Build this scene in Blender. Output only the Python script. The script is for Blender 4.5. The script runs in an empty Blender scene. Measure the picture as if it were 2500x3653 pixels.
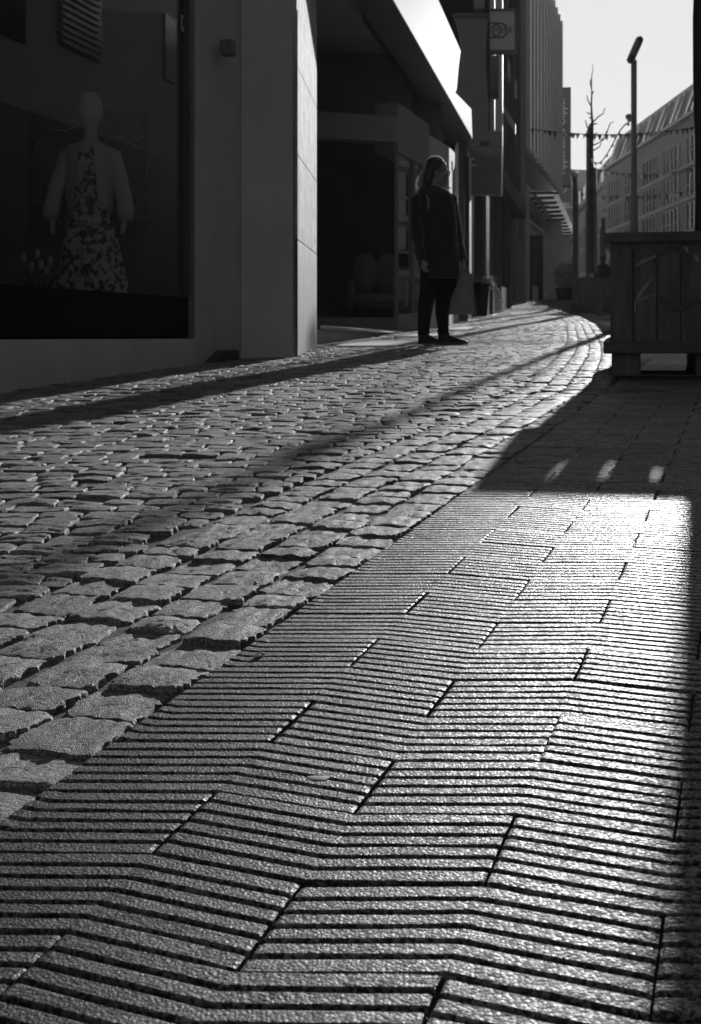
import bpy, bmesh, math, random
import numpy as np
from mathutils import Vector, Matrix, noise as mnoise

random.seed(7)
RNG = np.random.default_rng(11)
SC = bpy.context.scene
COL = SC.collection
R = math.radians

# ------------------------------------------------------------------ camera
CAMZ, F, HOR, CX = 0.45, 4795.0, 1195.0, 1250.0        # focal length and horizon in pixels of the 2500 x 3653 frame
cam_d = bpy.data.cameras.new('camera')
cam = bpy.data.objects.new('camera', cam_d)
COL.objects.link(cam)
cam.location = (0, 0, CAMZ)
cam.rotation_euler = (R(90), 0, 0)
cam_d.sensor_fit = 'VERTICAL'
cam_d.sensor_height = 36.0
cam_d.sensor_width = 36.0 * 701 / 1024
cam_d.lens = F / 3653 * 36.0
cam_d.shift_y = -(3653 / 2 - HOR) / 3653
cam_d.clip_start, cam_d.clip_end = 0.05, 1500
cam_d.dof.use_dof = True
cam_d.dof.focus_distance = 1.9
cam_d.dof.aperture_fstop = 21
SC.camera = cam

# ------------------------------------------------------------------ sky, sun, exposure
SUN_AZ, SUN_EL = R(14.66), R(11.8)                     # azimuth measured from +Y towards +X
world = bpy.data.worlds.new('World')
SC.world = world
world.use_nodes = True
nt = world.node_tree
nt.nodes.clear()
sky = nt.nodes.new('ShaderNodeTexSky')
sky.sky_type = 'NISHITA'
sky.sun_disc = False
sky.sun_elevation = SUN_EL
sky.sun_rotation = SUN_AZ
sky.air_density, sky.dust_density, sky.ozone_density = 1.0, 1.6, 1.0
bw = nt.nodes.new('ShaderNodeRGBToBW')
nt.links.new(sky.outputs[0], bw.inputs[0])
SKY_CAP = 5.1                                          # film-like shoulder: c * (1 - exp(-x / c))
def wmath(op, a, b=None):
    n = nt.nodes.new('ShaderNodeMath'); n.operation = op
    for k, v in enumerate((a, b)):
        if v is None: continue
        if hasattr(v, 'is_linked'): nt.links.new(v, n.inputs[k])
        else: n.inputs[k].default_value = v
    return n.outputs[0]
x = wmath('MULTIPLY', bw.outputs[0], -1.0 / SKY_CAP)
x = wmath('EXPONENT', x)
x = wmath('SUBTRACT', 1.0, x)
x = wmath('MULTIPLY', x, SKY_CAP)
bg = nt.nodes.new('ShaderNodeBackground')
bg.inputs['Strength'].default_value = 0.15
nt.links.new(x, bg.inputs['Color'])
wo = nt.nodes.new('ShaderNodeOutputWorld')
nt.links.new(bg.outputs[0], wo.inputs['Surface'])
sun_d = bpy.data.lights.new('sun', 'SUN')
sun_d.energy, sun_d.angle = 4.5, R(0.45)
sun = bpy.data.objects.new('sun', sun_d)
COL.objects.link(sun)
SUNV = Vector((math.sin(SUN_AZ) * math.cos(SUN_EL), math.cos(SUN_AZ) * math.cos(SUN_EL), math.sin(SUN_EL)))
sun.rotation_euler = (-SUNV).to_track_quat('-Z', 'Y').to_euler()
sun.location = SUNV * 60
SC.view_settings.view_transform = 'Standard'
SC.view_settings.look = 'None'
SC.view_settings.exposure = 0.0
SC.view_settings.gamma = 1.0
SC.view_settings.use_curve_mapping = False
SC.cycles.max_bounces = 8
SC.cycles.diffuse_bounces = 4
SC.cycles.glossy_bounces = 4
SC.cycles.transmission_bounces = 6
SC.cycles.transparent_max_bounces = 16
SC.cycles.sample_clamp_indirect = 6.0
SC.cycles.use_denoising = True

# ------------------------------------------------------------------ ground and projection
def sstep(a, b, v):
    t = min(1.0, max(0.0, (v - a) / (b - a)))
    return t * t * (3 - 2 * t)
SX, SY = 0.0093, 0.0288
def G(x, y):
    """height of the street: climbs away from the camera, with a little crest at 30-46 m"""
    yc = min(y, 220.0)
    return SX * max(-30, min(30, x)) + SY * yc + 0.25 * sstep(30, 46, y) + 0.02 * mnoise.noise((x * .25, y * .25, 3.1)) * sstep(3.5, 7, y)
def P(px, py, Y):
    """pixel of the photograph at depth Y -> point"""
    return Vector(((px - CX) / F * Y, Y, CAMZ + (HOR - py) / F * Y))
def ground_px(px, py):
    """where the ray through a pixel meets the street"""
    lo, hi = 0.4, 120.0
    f = lambda Y: P(px, py, Y).z - G((px - CX) / F * Y, Y)
    for _ in range(60):
        m = (lo + hi) / 2
        if f(m) > 0: lo = m
        else: hi = m
    return Vector(((px - CX) / F * lo, lo, G((px - CX) / F * lo, lo)))

# ------------------------------------------------------------------ materials (all greys: the place is photographed in black and white)
MATS = {}
def g(v): return (v, v, v, 1)
def material(name, v=0.3, v2=None, rough=0.7, spec=0.5, scale=6.0, detail=6.0, stretch=(1, 1, 1), bump=0.2, bscale=40.0,
             bdist=0.01, metal=0.0, coord='world', speck=None, tone=False, sheen=0.0, transl=0.0, rough2=None, streak=0.0, dome=1.0, objrand=0.0):
    if name in MATS: return MATS[name]
    m = bpy.data.materials.new(name); m.use_nodes = True
    t = m.node_tree; n = t.nodes; L = t.links
    b = n['Principled BSDF']; out = n['Material Output']
    if coord == 'world':
        src = n.new('ShaderNodeNewGeometry').outputs['Position']
    else:
        src = n.new('ShaderNodeTexCoord').outputs['Object']
    mp = n.new('ShaderNodeMapping'); mp.inputs['Scale'].default_value = stretch
    L.new(src, mp.inputs['Vector'])
    no = n.new('ShaderNodeTexNoise'); no.inputs['Scale'].default_value = scale; no.inputs['Detail'].default_value = detail
    no.inputs['Roughness'].default_value = 0.62
    L.new(mp.outputs[0], no.inputs['Vector'])
    ramp = n.new('ShaderNodeValToRGB')
    ramp.color_ramp.elements[0].position, ramp.color_ramp.elements[1].position = 0.3, 0.72
    v2 = v * 0.65 if v2 is None else v2
    ramp.color_ramp.elements[0].color = g(v2); ramp.color_ramp.elements[1].color = g(v)
    L.new(no.outputs['Fac'], ramp.inputs[0])
    colr = ramp.outputs[0]
    def mix(kind, fac, a, bb):
        x = n.new('ShaderNodeMix'); x.data_type = 'RGBA'; x.blend_type = kind
        for s, val in ((x.inputs[0], fac), (x.inputs[6], a), (x.inputs[7], bb)):
            if hasattr(val, 'is_linked'): L.new(val, s)
            else: s.default_value = val
        return x.outputs[2]
    if streak:                                          # rain-washed vertical streaks
        mp2 = n.new('ShaderNodeMapping'); mp2.inputs['Scale'].default_value = (9, 9, 0.7); L.new(src, mp2.inputs['Vector'])
        n2 = n.new('ShaderNodeTexNoise'); n2.inputs['Scale'].default_value = 1.6; n2.inputs['Detail'].default_value = 8
        L.new(mp2.outputs[0], n2.inputs['Vector'])
        r2 = n.new('ShaderNodeValToRGB'); r2.color_ramp.elements[0].position, r2.color_ramp.elements[1].position = 0.36, 0.62
        r2.color_ramp.elements[0].color = g(0.35); r2.color_ramp.elements[1].color = g(1)
        L.new(n2.outputs['Fac'], r2.inputs[0])
        colr = mix('MULTIPLY', streak, colr, r2.outputs[0])
    if speck:                                           # exposed aggregate: one grey per grain
        ssc, lo, hi = speck
        vo = n.new('ShaderNodeTexVoronoi'); vo.inputs['Scale'].default_value = ssc; L.new(src, vo.inputs['Vector'])
        sx = n.new('ShaderNodeSeparateColor'); L.new(vo.outputs['Color'], sx.inputs[0])
        rr = n.new('ShaderNodeValToRGB'); rr.color_ramp.elements[0].position, rr.color_ramp.elements[1].position = 0.25, 0.97
        rr.color_ramp.elements[0].color = g(lo); rr.color_ramp.elements[1].color = g(hi)
        L.new(sx.outputs[0], rr.inputs[0])
        colr = mix('MULTIPLY', 1.0, colr, rr.outputs[0])
    if objrand:                                         # every slab weathers a little differently
        oi = n.new('ShaderNodeObjectInfo'); mo = n.new('ShaderNodeMapRange')
        mo.inputs['To Min'].default_value = 1 - objrand; mo.inputs['To Max'].default_value = 1 + objrand * .6
        L.new(oi.outputs['Random'], mo.inputs['Value']); c3 = n.new('ShaderNodeCombineColor')
        for k in range(3): L.new(mo.outputs[0], c3.inputs[k])
        colr = mix('MULTIPLY', 1.0, colr, c3.outputs[0])
        ns = n.new('ShaderNodeTexNoise'); ns.inputs['Scale'].default_value = 2.1; ns.inputs['Detail'].default_value = 5; L.new(src, ns.inputs['Vector'])
        rs_ = n.new('ShaderNodeValToRGB'); rs_.color_ramp.elements[0].position, rs_.color_ramp.elements[1].position = .36, .56
        rs_.color_ramp.elements[0].color = g(.62); rs_.color_ramp.elements[1].color = g(1); L.new(ns.outputs['Fac'], rs_.inputs[0])
        colr = mix('MULTIPLY', 1.0, colr, rs_.outputs[0])
    if tone:                                            # every stone has a grey of its own
        at = n.new('ShaderNodeAttribute'); at.attribute_name = 'tone'
        cc = n.new('ShaderNodeCombineColor')
        for k in range(3): L.new(at.outputs['Fac'], cc.inputs[k])
        colr = mix('MULTIPLY', 1.0, colr, cc.outputs[0])
    L.new(colr, b.inputs['Base Color'])
    b.inputs['Roughness'].default_value = rough
    if rough2 is not None:
        mr = n.new('ShaderNodeMapRange'); mr.inputs['To Min'].default_value = rough; mr.inputs['To Max'].default_value = rough2
        if speck: L.new(sx.outputs[1], mr.inputs['Value'])
        else: L.new(no.outputs['Fac'], mr.inputs['Value'])
        L.new(mr.outputs[0], b.inputs['Roughness'])
    b.inputs['Specular IOR Level'].default_value = spec
    b.inputs['Metallic'].default_value = metal
    if sheen:
        b.inputs['Sheen Weight'].default_value = sheen; b.inputs['Sheen Roughness'].default_value = 0.4
    if bump:
        nb = n.new('ShaderNodeTexNoise'); nb.inputs['Scale'].default_value = bscale; nb.inputs['Detail'].default_value = 8
        nb.inputs['Roughness'].default_value = 0.65
        L.new(mp.outputs[0], nb.inputs['Vector'])
        h = nb.outputs['Fac']
        if speck:
            ad = n.new('ShaderNodeMath'); ad.operation = 'MULTIPLY_ADD'; ad.inputs[1].default_value = -1.1 * dome      # grains are little domes
            L.new(vo.outputs['Distance'], ad.inputs[0]); L.new(h, ad.inputs[2])
            a2 = n.new('ShaderNodeMath'); a2.operation = 'MULTIPLY_ADD'; a2.inputs[1].default_value = 0.5 * dome
            L.new(sx.outputs[2], a2.inputs[0]); L.new(ad.outputs[0], a2.inputs[2]); h = a2.outputs[0]
        bp = n.new('ShaderNodeBump'); bp.inputs['Strength'].default_value = bump; bp.inputs['Distance'].default_value = bdist
        L.new(h, bp.inputs['Height']); L.new(bp.outputs[0], b.inputs['Normal'])
    if transl:
        tr = n.new('ShaderNodeBsdfTranslucent'); L.new(colr, tr.inputs['Color'])
        ms = n.new('ShaderNodeMixShader'); ms.inputs[0].default_value = transl
        L.new(b.outputs[0], ms.inputs[1]); L.new(tr.outputs[0], ms.inputs[2]); L.new(ms.outputs[0], out.inputs['Surface'])
    MATS[name] = m
    return m
def glass(name, tint=0.9, rough=0.0, ior=1.5):
    if name in MATS: return MATS[name]
    m = bpy.data.materials.new(name); m.use_nodes = True
    t = m.node_tree; n = t.nodes; L = t.links; n.clear()
    out = n.new('ShaderNodeOutputMaterial')
    tr = n.new('ShaderNodeBsdfTransparent'); tr.inputs[0].default_value = g(tint)
    gl = n.new('ShaderNodeBsdfGlossy'); gl.inputs['Color'].default_value = g(0.95); gl.inputs['Roughness'].default_value = rough
    fr = n.new('ShaderNodeFresnel')
    ge = n.new('ShaderNodeNewGeometry'); mr = n.new('ShaderNodeMapRange')      # the pane is thin: its rear face mirrors like its front
    mr.inputs['To Min'].default_value = ior; mr.inputs['To Max'].default_value = 1 / ior
    L.new(ge.outputs['Backfacing'], mr.inputs['Value']); L.new(mr.outputs[0], fr.inputs['IOR'])
    ms = n.new('ShaderNodeMixShader')
    L.new(fr.outputs[0], ms.inputs[0]); L.new(tr.outputs[0], ms.inputs[1]); L.new(gl.outputs[0], ms.inputs[2])
    L.new(ms.outputs[0], out.inputs['Surface'])
    MATS[name] = m
    return m

M_paver = lambda: material('ribbed_concrete', 0.118, 0.070, rough=0.40, rough2=0.72, spec=0.22, scale=5, bump=0.72, bscale=500, bdist=0.0010, speck=(340, 0.28, 2.6), objrand=.28)
M_joint = lambda: material('joint_sand', 0.10, 0.045, rough=0.95, spec=0.0, scale=60, bump=0.8, bscale=260, bdist=0.004)
M_sett = lambda: material('granite_sett', 0.34, 0.13, rough=0.52, rough2=0.78, spec=0.42, scale=60, detail=11, stretch=(0.5, 1.4, 1), bump=1.0, bscale=170, bdist=0.0085, tone=True, speck=(560, .45, 1.8), dome=.3)
M_sand = lambda: material('sett_bedding', 0.20, 0.08, rough=0.95, spec=0.2, scale=50, bump=0.9, bscale=190, bdist=0.006)
M_asph = lambda: material('far_paving', 0.14, 0.09, rough=0.95, spec=0.0, scale=1.2, bump=0.4, bscale=30)
M_render = lambda: material('painted_render', 0.50, 0.42, rough=0.75, spec=0.3, scale=2.2, bump=0.15, bscale=120, bdist=0.003, streak=0.07)
M_plinth = lambda: material('white_plinth_paint', 0.60, 0.50, rough=0.6, spec=0.35, scale=2.6, bump=0.12, bscale=150, bdist=0.002, streak=0.06)
M_stone = lambda: material('sandstone_cladding', 0.80, 0.22, rough=0.8, spec=0.2, scale=4.2, detail=11, stretch=(1, 1, 1.6), bump=0.5, bscale=60, bdist=0.006, streak=0.7)
M_lowstone = lambda: material('weathered_base_stone', 0.19, 0.05, rough=0.75, spec=0.25, scale=4.5, detail=10, stretch=(1, 1, 1.5), bump=0.35, bscale=60, bdist=0.006, streak=0.8)
M_dark = lambda: material('dark_metal', 0.05, 0.038, rough=0.42, spec=0.5, scale=20, bump=0.05)
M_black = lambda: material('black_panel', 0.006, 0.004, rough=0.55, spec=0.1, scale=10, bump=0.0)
M_greyp = lambda: material('grey_powder_coat', 0.15, 0.12, rough=0.5, scale=10, bump=0.05)
M_fin = lambda: material('fin_paint', 0.05, 0.04, rough=0.9, spec=.0, scale=10, bump=0.0)
M_greyb = lambda: material('grey_anodised', 0.065, 0.05, rough=0.9, spec=.0, scale=10, bump=0.0)
M_steel = lambda: material('brushed_steel', 0.82, 0.7, rough=0.33, metal=1.0, scale=30, bump=0.08, bscale=200)
M_zinc = lambda: material('bright_zinc', 0.95, 0.88, rough=0.55, spec=.5, scale=30, bump=0.05)
M_lamp = lambda: material('lamp_paint', 0.16, 0.13, rough=.5, scale=8, bump=.03)
M_soffit = lambda: material('soffit_board', 0.34, 0.30, rough=0.8, spec=0.2, scale=2, bump=0.05)
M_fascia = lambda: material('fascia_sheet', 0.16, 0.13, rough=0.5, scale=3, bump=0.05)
M_inter = lambda: material('shop_interior', 0.20, 0.15, rough=0.9, spec=0.1, scale=1.5, bump=0.0)
M_wood = lambda: material('weathered_larch', 0.16, 0.075, rough=0.7, spec=0.35, scale=9, detail=9, stretch=(2.6, 2.6, 0.22), bump=0.4, bscale=42, bdist=0.004)
M_woodh = lambda: material('weathered_larch_rail', 0.14, 0.07, rough=0.7, spec=0.35, scale=9, detail=9, stretch=(0.22, 2.6, 2.6), bump=0.4, bscale=42, bdist=0.004)
M_bark = lambda: material('bark', 0.11, 0.045, rough=0.9, spec=0.2, scale=16, detail=9, stretch=(1.6, 1.6, 0.4), bump=0.9, bscale=40, bdist=0.012)
M_conc = lambda: material('ribbed_facade_concrete', 0.33, 0.26, rough=0.7, scale=0.8, stretch=(1, 1, .3), bump=0.1, streak=0.25)
M_brick = lambda: material('pale_facade_stone', 0.27, 0.21, rough=0.8, scale=0.35, bump=0.1, streak=0.2)
M_roof = lambda: material('slate_roof', 0.16, 0.12, rough=0.6, scale=0.6, bump=0.1)
M_farglass = lambda: material('window_glass', 0.035, 0.02, rough=0.06, spec=0.7, scale=.4, bump=0.0)
M_trim = lambda: material('light_frame', 0.45, 0.40, rough=0.6, scale=3, bump=0.0)
M_soil = lambda: material('planting_soil', 0.035, 0.015, rough=1.0, spec=0.1, scale=30, bump=1.0, bscale=60, bdist=0.02)
M_leaf = lambda: material('ivy_leaf', 0.34, 0.20, rough=0.35, spec=0.6, scale=30, bump=0.1, transl=0.35)
M_dleaf = lambda: material('dark_leaf', 0.05, 0.03, rough=0.5, scale=30, bump=0.1, transl=0.2)
M_glass = lambda: glass('shop_glass', 0.88, 0.0, 1.5)

# ------------------------------------------------------------------ mesh helpers
class MB:
    def __init__(s): s.v, s.f = [], []
    def add(s, vs, fs):
        o = len(s.v); s.v += [tuple(p) for p in vs]; s.f += [tuple(i + o for i in q) for q in fs]; return s
    def box(s, c, size, yaw=0.0, bev=0.0, rot=None):
        hx, hy, hz = (k / 2 for k in size)
        M = rot if rot is not None else Matrix.Rotation(yaw, 3, 'Z')
        c = Vector(c)
        if bev <= 0:
            vs = [(sx * hx, sy * hy, sz * hz) for sz in (-1, 1) for sy in (-1, 1) for sx in (-1, 1)]
            fs = [(0, 2, 3, 1), (4, 5, 7, 6), (0, 1, 5, 4), (2, 6, 7, 3), (0, 4, 6, 2), (1, 3, 7, 5)]
            return s.add([c + M @ Vector(p) for p in vs], fs)
        bm = bmesh.new(); bmesh.ops.create_cube(bm, size=1)
        bmesh.ops.scale(bm, vec=(size[0], size[1], size[2]), verts=bm.verts)
        bmesh.ops.bevel(bm, geom=list(bm.edges), offset=bev, segments=2, affect='EDGES')
        bm.verts.index_update()
        s.add([c + M @ v.co for v in bm.verts], [tuple(v.index for v in f.verts) for f in bm.faces]); bm.free(); return s
    def wall(s, a, b, z0, z1, th, z0b=None, z1b=None):
        """upright slab from plan point a to b; th > 0 is thickness to the left of a->b; far-end heights may differ"""
        a, b = Vector(a[:2]), Vector(b[:2]); d = (b - a).normalized(); nrm = Vector((-d.y, d.x)) * th
        z0b = z0 if z0b is None else z0b; z1b = z1 if z1b is None else z1b
        q = [(a, z0), (b, z0b), (b + nrm, z0b), (a + nrm, z0), (a, z1), (b, z1b), (b + nrm, z1b), (a + nrm, z1)]
        return s.add([(p.x, p.y, z) for p, z in q], [(0, 3, 2, 1), (4, 5, 6, 7), (0, 1, 5, 4), (1, 2, 6, 5), (2, 3, 7, 6), (3, 0, 4, 7)])
    def prism(s, pts, vec):
        """polygon swept by a vector"""
        n = len(pts); vec = Vector(vec); A = [Vector(p) for p in pts]; B = [p + vec for p in A]
        return s.add(A + B, [tuple(range(n))[::-1], tuple(range(n, 2 * n))] + [(i, (i + 1) % n, n + (i + 1) % n, n + i) for i in range(n)])
    def rings(s, rings, cap=True, close=True):
        n = len(rings[0]); vs = [p for r in rings for p in r]; fs = []
        for k in range(len(rings) - 1):
            for i in range(n if close else n - 1):
                j = (i + 1) % n
                fs.append((k * n + i, k * n + j, (k + 1) * n + j, (k + 1) * n + i))
        if cap: fs += [tuple(range(n))[::-1], tuple(range((len(rings) - 1) * n, len(rings) * n))]
        return s.add(vs, fs)
    def tube(s, pts, rad, n=8, cap=True):
        pts = [Vector(p) for p in pts]
        if not hasattr(rad, '__len__'): rad = [rad] * len(pts)
        rs = []; up = Vector((0, 0, 1)); prev = None
        for i, p in enumerate(pts):
            d = (pts[min(i + 1, len(pts) - 1)] - pts[max(i - 1, 0)]).normalized()
            if prev is None:
                a = d.cross(up)
                if a.length < 1e-3: a = d.cross(Vector((1, 0, 0)))
            else: a = prev - d * prev.dot(d)
            a.normalize(); b = d.cross(a); prev = a
            rs.append([p + (a * math.cos(2 * math.pi * k / n) + b * math.sin(2 * math.pi * k / n)) * rad[i] for k in range(n)])
        return s.rings(rs, cap)
    def ellip(s, c, r, nu=16, nv=10, rot=None):
        c = Vector(c); rs = []
        for j in range(1, nv):
            th = math.pi * j / nv
            ring = []
            for i in range(nu):
                ph = 2 * math.pi * i / nu
                p = Vector((r[0] * math.sin(th) * math.cos(ph), r[1] * math.sin(th) * math.sin(ph), r[2] * math.cos(th)))
                ring.append(c + (rot @ p if rot is not None else p))
            rs.append(ring)
        o = len(s.v); s.rings(rs, cap=False)
        top = Vector((0, 0, r[2])); bot = -top
        if rot is not None: top, bot = rot @ top, rot @ bot
        t = len(s.v); s.v += [tuple(c + top), tuple(c + bot)]
        L = o + (nv - 2) * nu
        s.f += [(o + (i + 1) % nu, o + i, t) for i in range(nu)] + [(L + i, L + (i + 1) % nu, t + 1) for i in range(nu)]
        return s
    def mesh(s, name, m, smooth=False, tone=None):
        me = bpy.data.meshes.new(name); me.from_pydata(s.v, [], s.f); me.validate()
        if m is not None: me.materials.append(m)
        if smooth: me.shade_smooth()
        return me
    def build(s, name, m, parent=None, smooth=False, kind=None, label=None, angle=None):
        bm = bmesh.new(); me = s.mesh(name, m)
        bm.from_mesh(me); bmesh.ops.recalc_face_normals(bm, faces=bm.faces); bm.to_mesh(me); bm.free()
        if smooth: me.shade_smooth()
        if angle is not None:
            try: me.set_sharp_from_angle(angle=R(angle))
            except Exception: pass
        return link(name, me, parent, kind, label)
def link(name, me, parent=None, kind=None, label=None):
    o = bpy.data.objects.new(name, me); COL.objects.link(o)
    if parent is not None:
        o.parent = parent
        o.matrix_parent_inverse = parent.matrix_world.inverted() if parent.type != 'EMPTY' or True else Matrix()
    if kind: o['kind'] = kind
    if label: o['label'] = label
    return o
def thing(name, label, cat, loc=(0, 0, 0), group=None, rz=0.0):
    o = bpy.data.objects.new(name, None); COL.objects.link(o)
    o.empty_display_size = 0.2
    o.location = loc; o.rotation_euler = (0, 0, rz)
    o.matrix_world = Matrix.Translation(loc) @ Matrix.Rotation(rz, 4, 'Z')
    o['label'] = label; o['category'] = cat
    if group: o['group'] = group
    return o
def tag(o, label, cat, group=None):
    o['label'] = label; o['category'] = cat
    if group: o['group'] = group
    return o
def copy_tree(o, parent=None, inv=None):
    c = o.copy(); COL.objects.link(c)
    if parent is not None: c.parent = parent
    for ch in list(o.children): copy_tree(ch, c)
    return c
def voxel(mb, name, m, size, parent, smooth=4, label=None):
    """melt overlapping shapes into one continuous skin"""
    me = mb.mesh('tmp', None); bm = bmesh.new(); bm.from_mesh(me); bmesh.ops.recalc_face_normals(bm, faces=bm.faces); bm.to_mesh(me); bm.free()
    o = bpy.data.objects.new('tmp', me); COL.objects.link(o)
    md = o.modifiers.new('r', 'REMESH'); md.mode = 'VOXEL'; md.voxel_size = size
    if smooth:
        ms = o.modifiers.new('s', 'SMOOTH'); ms.iterations = smooth; ms.factor = 0.5
    dg = bpy.context.evaluated_depsgraph_get(); ev = o.evaluated_get(dg)
    me2 = bpy.data.meshes.new_from_object(ev)
    bpy.data.objects.remove(o); bpy.data.meshes.remove(me)
    me2.name = name; me2.materials.clear(); me2.materials.append(m); me2.shade_smooth()
    return link(name, me2, parent, None, label)
def text_mesh(txt, size, depth=0.004, bold=0.0, squash=1.0):
    cu = bpy.data.curves.new('t', 'FONT'); cu.body = txt; cu.size = size; cu.extrude = depth; cu.offset = bold
    cu.align_x = 'CENTER'; cu.align_y = 'CENTER'; cu.resolution_u = 3
    o = bpy.data.objects.new('t', cu); COL.objects.link(o)
    dg = bpy.context.evaluated_depsgraph_get()
    me = bpy.data.meshes.new_from_object(o.evaluated_get(dg)); bpy.data.objects.remove(o); bpy.data.curves.remove(cu)
    if squash != 1.0: me.transform(Matrix.Diagonal((squash, 1, 1, 1)))
    return me

# ================================================================== THE GROUND
E1, E2, T0 = np.array([0.13200516, -0.03110905]), np.array([0.03987016, 0.13582756]), np.array([0.07738909, 1.90466478])
ZIG = -0.19
def tri(u):
    k = u % 2.0
    return k if k <= 1 else 2 - k
def lat(u, v):
    p = T0 + u * E1 + (v + ZIG * tri(u)) * E2
    return float(p[0]), float(p[1])
LINV = np.linalg.inv(np.array([E1, E2]).T)
def unlat(x, y):
    u, v = LINV @ (np.array([x, y]) - T0)
    return u, v - ZIG * tri(u)

# outer edge of the sett street (the line where the ribbed pavers start)
edge_px = [(0, 1870), (230, 1697), (460, 1540), (715, 1362), (1050, 1110), (1240, 968), (1382, 862), (1395, 830), (1397, 803), (1384, 775),
           (1361, 748), (1339, 730), (1291, 711), (1261, 701), (1246, 695)]
EDGE = [ground_px(a * 1.5723, b * 1.5723) for a, b in edge_px]
EU = [unlat(p.x, p.y)[0] for p in EDGE[:7]]
U_EDGE = float(np.mean(EU[:5]))
# straight part follows the paver columns exactly, then swings left round the bend
sa, sb = np.array(lat(U_EDGE, -14)), np.array(lat(U_EDGE, 33))
poly = [tuple(sa + (sb - sa) * k / 12) for k in range(13)] + [(p.x, p.y) for p in EDGE[7:]]
poly = [q for i, q in enumerate(poly) if i < 13 or q[1] > poly[12][1] + .3]
def smooth_curve(pts, n=12):
    out = []
    for i in range(len(pts) - 1):
        p0, p1, p2, p3 = (np.array(pts[max(0, min(len(pts) - 1, k))]) for k in (i - 1, i, i + 1, i + 2))
        for k in range(n):
            t = k / n
            out.append(.5 * (2 * p1 + (p2 - p0) * t + (2 * p0 - 5 * p1 + 4 * p2 - p3) * t * t + (3 * p1 - p0 - 3 * p2 + p3) * t ** 3))
    out.append(np.array(pts[-1])); return np.array(out)
CURVE = smooth_curve(poly)
for _ in range(3): CURVE[1:-1] = (CURVE[:-2] + 2 * CURVE[1:-1] + CURVE[2:]) / 4
# continue the edge far along the street
dlast = (CURVE[-1] - CURVE[-8]); dlast /= np.linalg.norm(dlast)
CURVE = np.vstack([CURVE, [CURVE[-1] + dlast * k for k in (2, 5, 10, 20, 40)]])
SEG = np.linalg.norm(np.diff(CURVE, axis=0), axis=1); ARC = np.concatenate([[0], np.cumsum(SEG)])
def edge_at(s, off=0.0):
    k = int(np.clip(np.searchsorted(ARC, s) - 1, 0, len(SEG) - 1)); t = (s - ARC[k]) / SEG[k]
    p = CURVE[k] + (CURVE[k + 1] - CURVE[k]) * t
    a, b = CURVE[max(k - 1, 0)], CURVE[min(k + 2, len(CURVE) - 1)]
    d = (b - a) / np.linalg.norm(b - a)
    return p + np.array([-d[1], d[0]]) * off, d       # off > 0 : into the street
def edge_x(y, off=0.0):
    """x of the inner edge line (offset into the street) at depth y"""
    d = np.gradient(CURVE, axis=0); d /= np.linalg.norm(d, axis=1)[:, None]
    c = CURVE + np.stack([-d[:, 1], d[:, 0]], 1) * off
    return float(np.interp(y, c[:, 1], c[:, 0]))
NB, WB = 4, 0.102                                     # four border courses

WALL0, WALL1 = Vector((-1.70, 6.52)), Vector((-1.05, 9.06))
WD = (WALL1 - WALL0).normalized()
def wall_pt(s, off=0.0):                              # along the boutique front, off = out into the street
    p = WALL0 + WD * s + Vector((WD.y, -WD.x)) * off
    return p.x, p.y
S_END = (WALL1 - WALL0).length
def left_limit(y):
    if y < 9.06: w = WALL0.x + (y - WALL0.y) * WD.x / WD.y
    elif y < 10: w = -1.05 + (y - 9.06) * .45
    elif y < 13.2: w = -.45
    elif y < 16.4: w = -.35 + (y - 13.2) * .28
    elif y < 19.3: w = .55 + (y - 16.4) * .28
    else: w = 1.38 + (y - 19.3) * .13
    return max(w - .05, -.30 * y - .35)

# --- the bedding the setts sit in, and the far ground
def sheet(name, xs, ys, zfun, m, parent=None, kind='structure'):
    vs = [(x, y, zfun(x, y)) for y in ys for x in xs]
    nx = len(xs)
    fs = [(j * nx + i, j * nx + i + 1, (j + 1) * nx + i + 1, (j + 1) * nx + i) for j in range(len(ys) - 1) for i in range(nx - 1)]
    me = bpy.data.meshes.new(name); me.from_pydata(vs, [], fs); me.materials.append(m); me.shade_smooth()
    return link(name, me, parent, kind)
def farz(x, y):
    return G(x, y) - 0.045 - (0.15 if y < 0 else 0)
sheet('ground', [-400, -120, -40, -15] + list(np.arange(-8, 20.1, 2)) + [26, 40, 120, 400], [-100, -60, -20, -8, -4] + list(np.arange(-2, 64.1, 2)) + [80, 110, 150, 220, 400, 600], farz, M_asph())
street = sheet('cobbled_street', list(np.arange(-3.4, 12.01, .1)), list(np.arange(.5, 12, .05)) + list(np.arange(12, 60.1, .5)),
               lambda x, y: G(x, y) - (0.0062 if x < edge_x(y, NB * WB) or y > 9 else .0052) + 0.004 * mnoise.noise((x * 9, y * 9, 0)) + .003 * mnoise.noise((x * 31, y * 31, 5)) if x < edge_x(y) + .02 else G(x, y) - .05, M_sand())
pave = sheet('ribbed_pavement', list(np.arange(-2, 18.1, .5)), list(np.arange(.2, 70, .5)), lambda x, y: G(x, y) - 0.0066 if x > edge_x(y) - .5 else G(x, y) - .06, M_joint())

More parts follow.
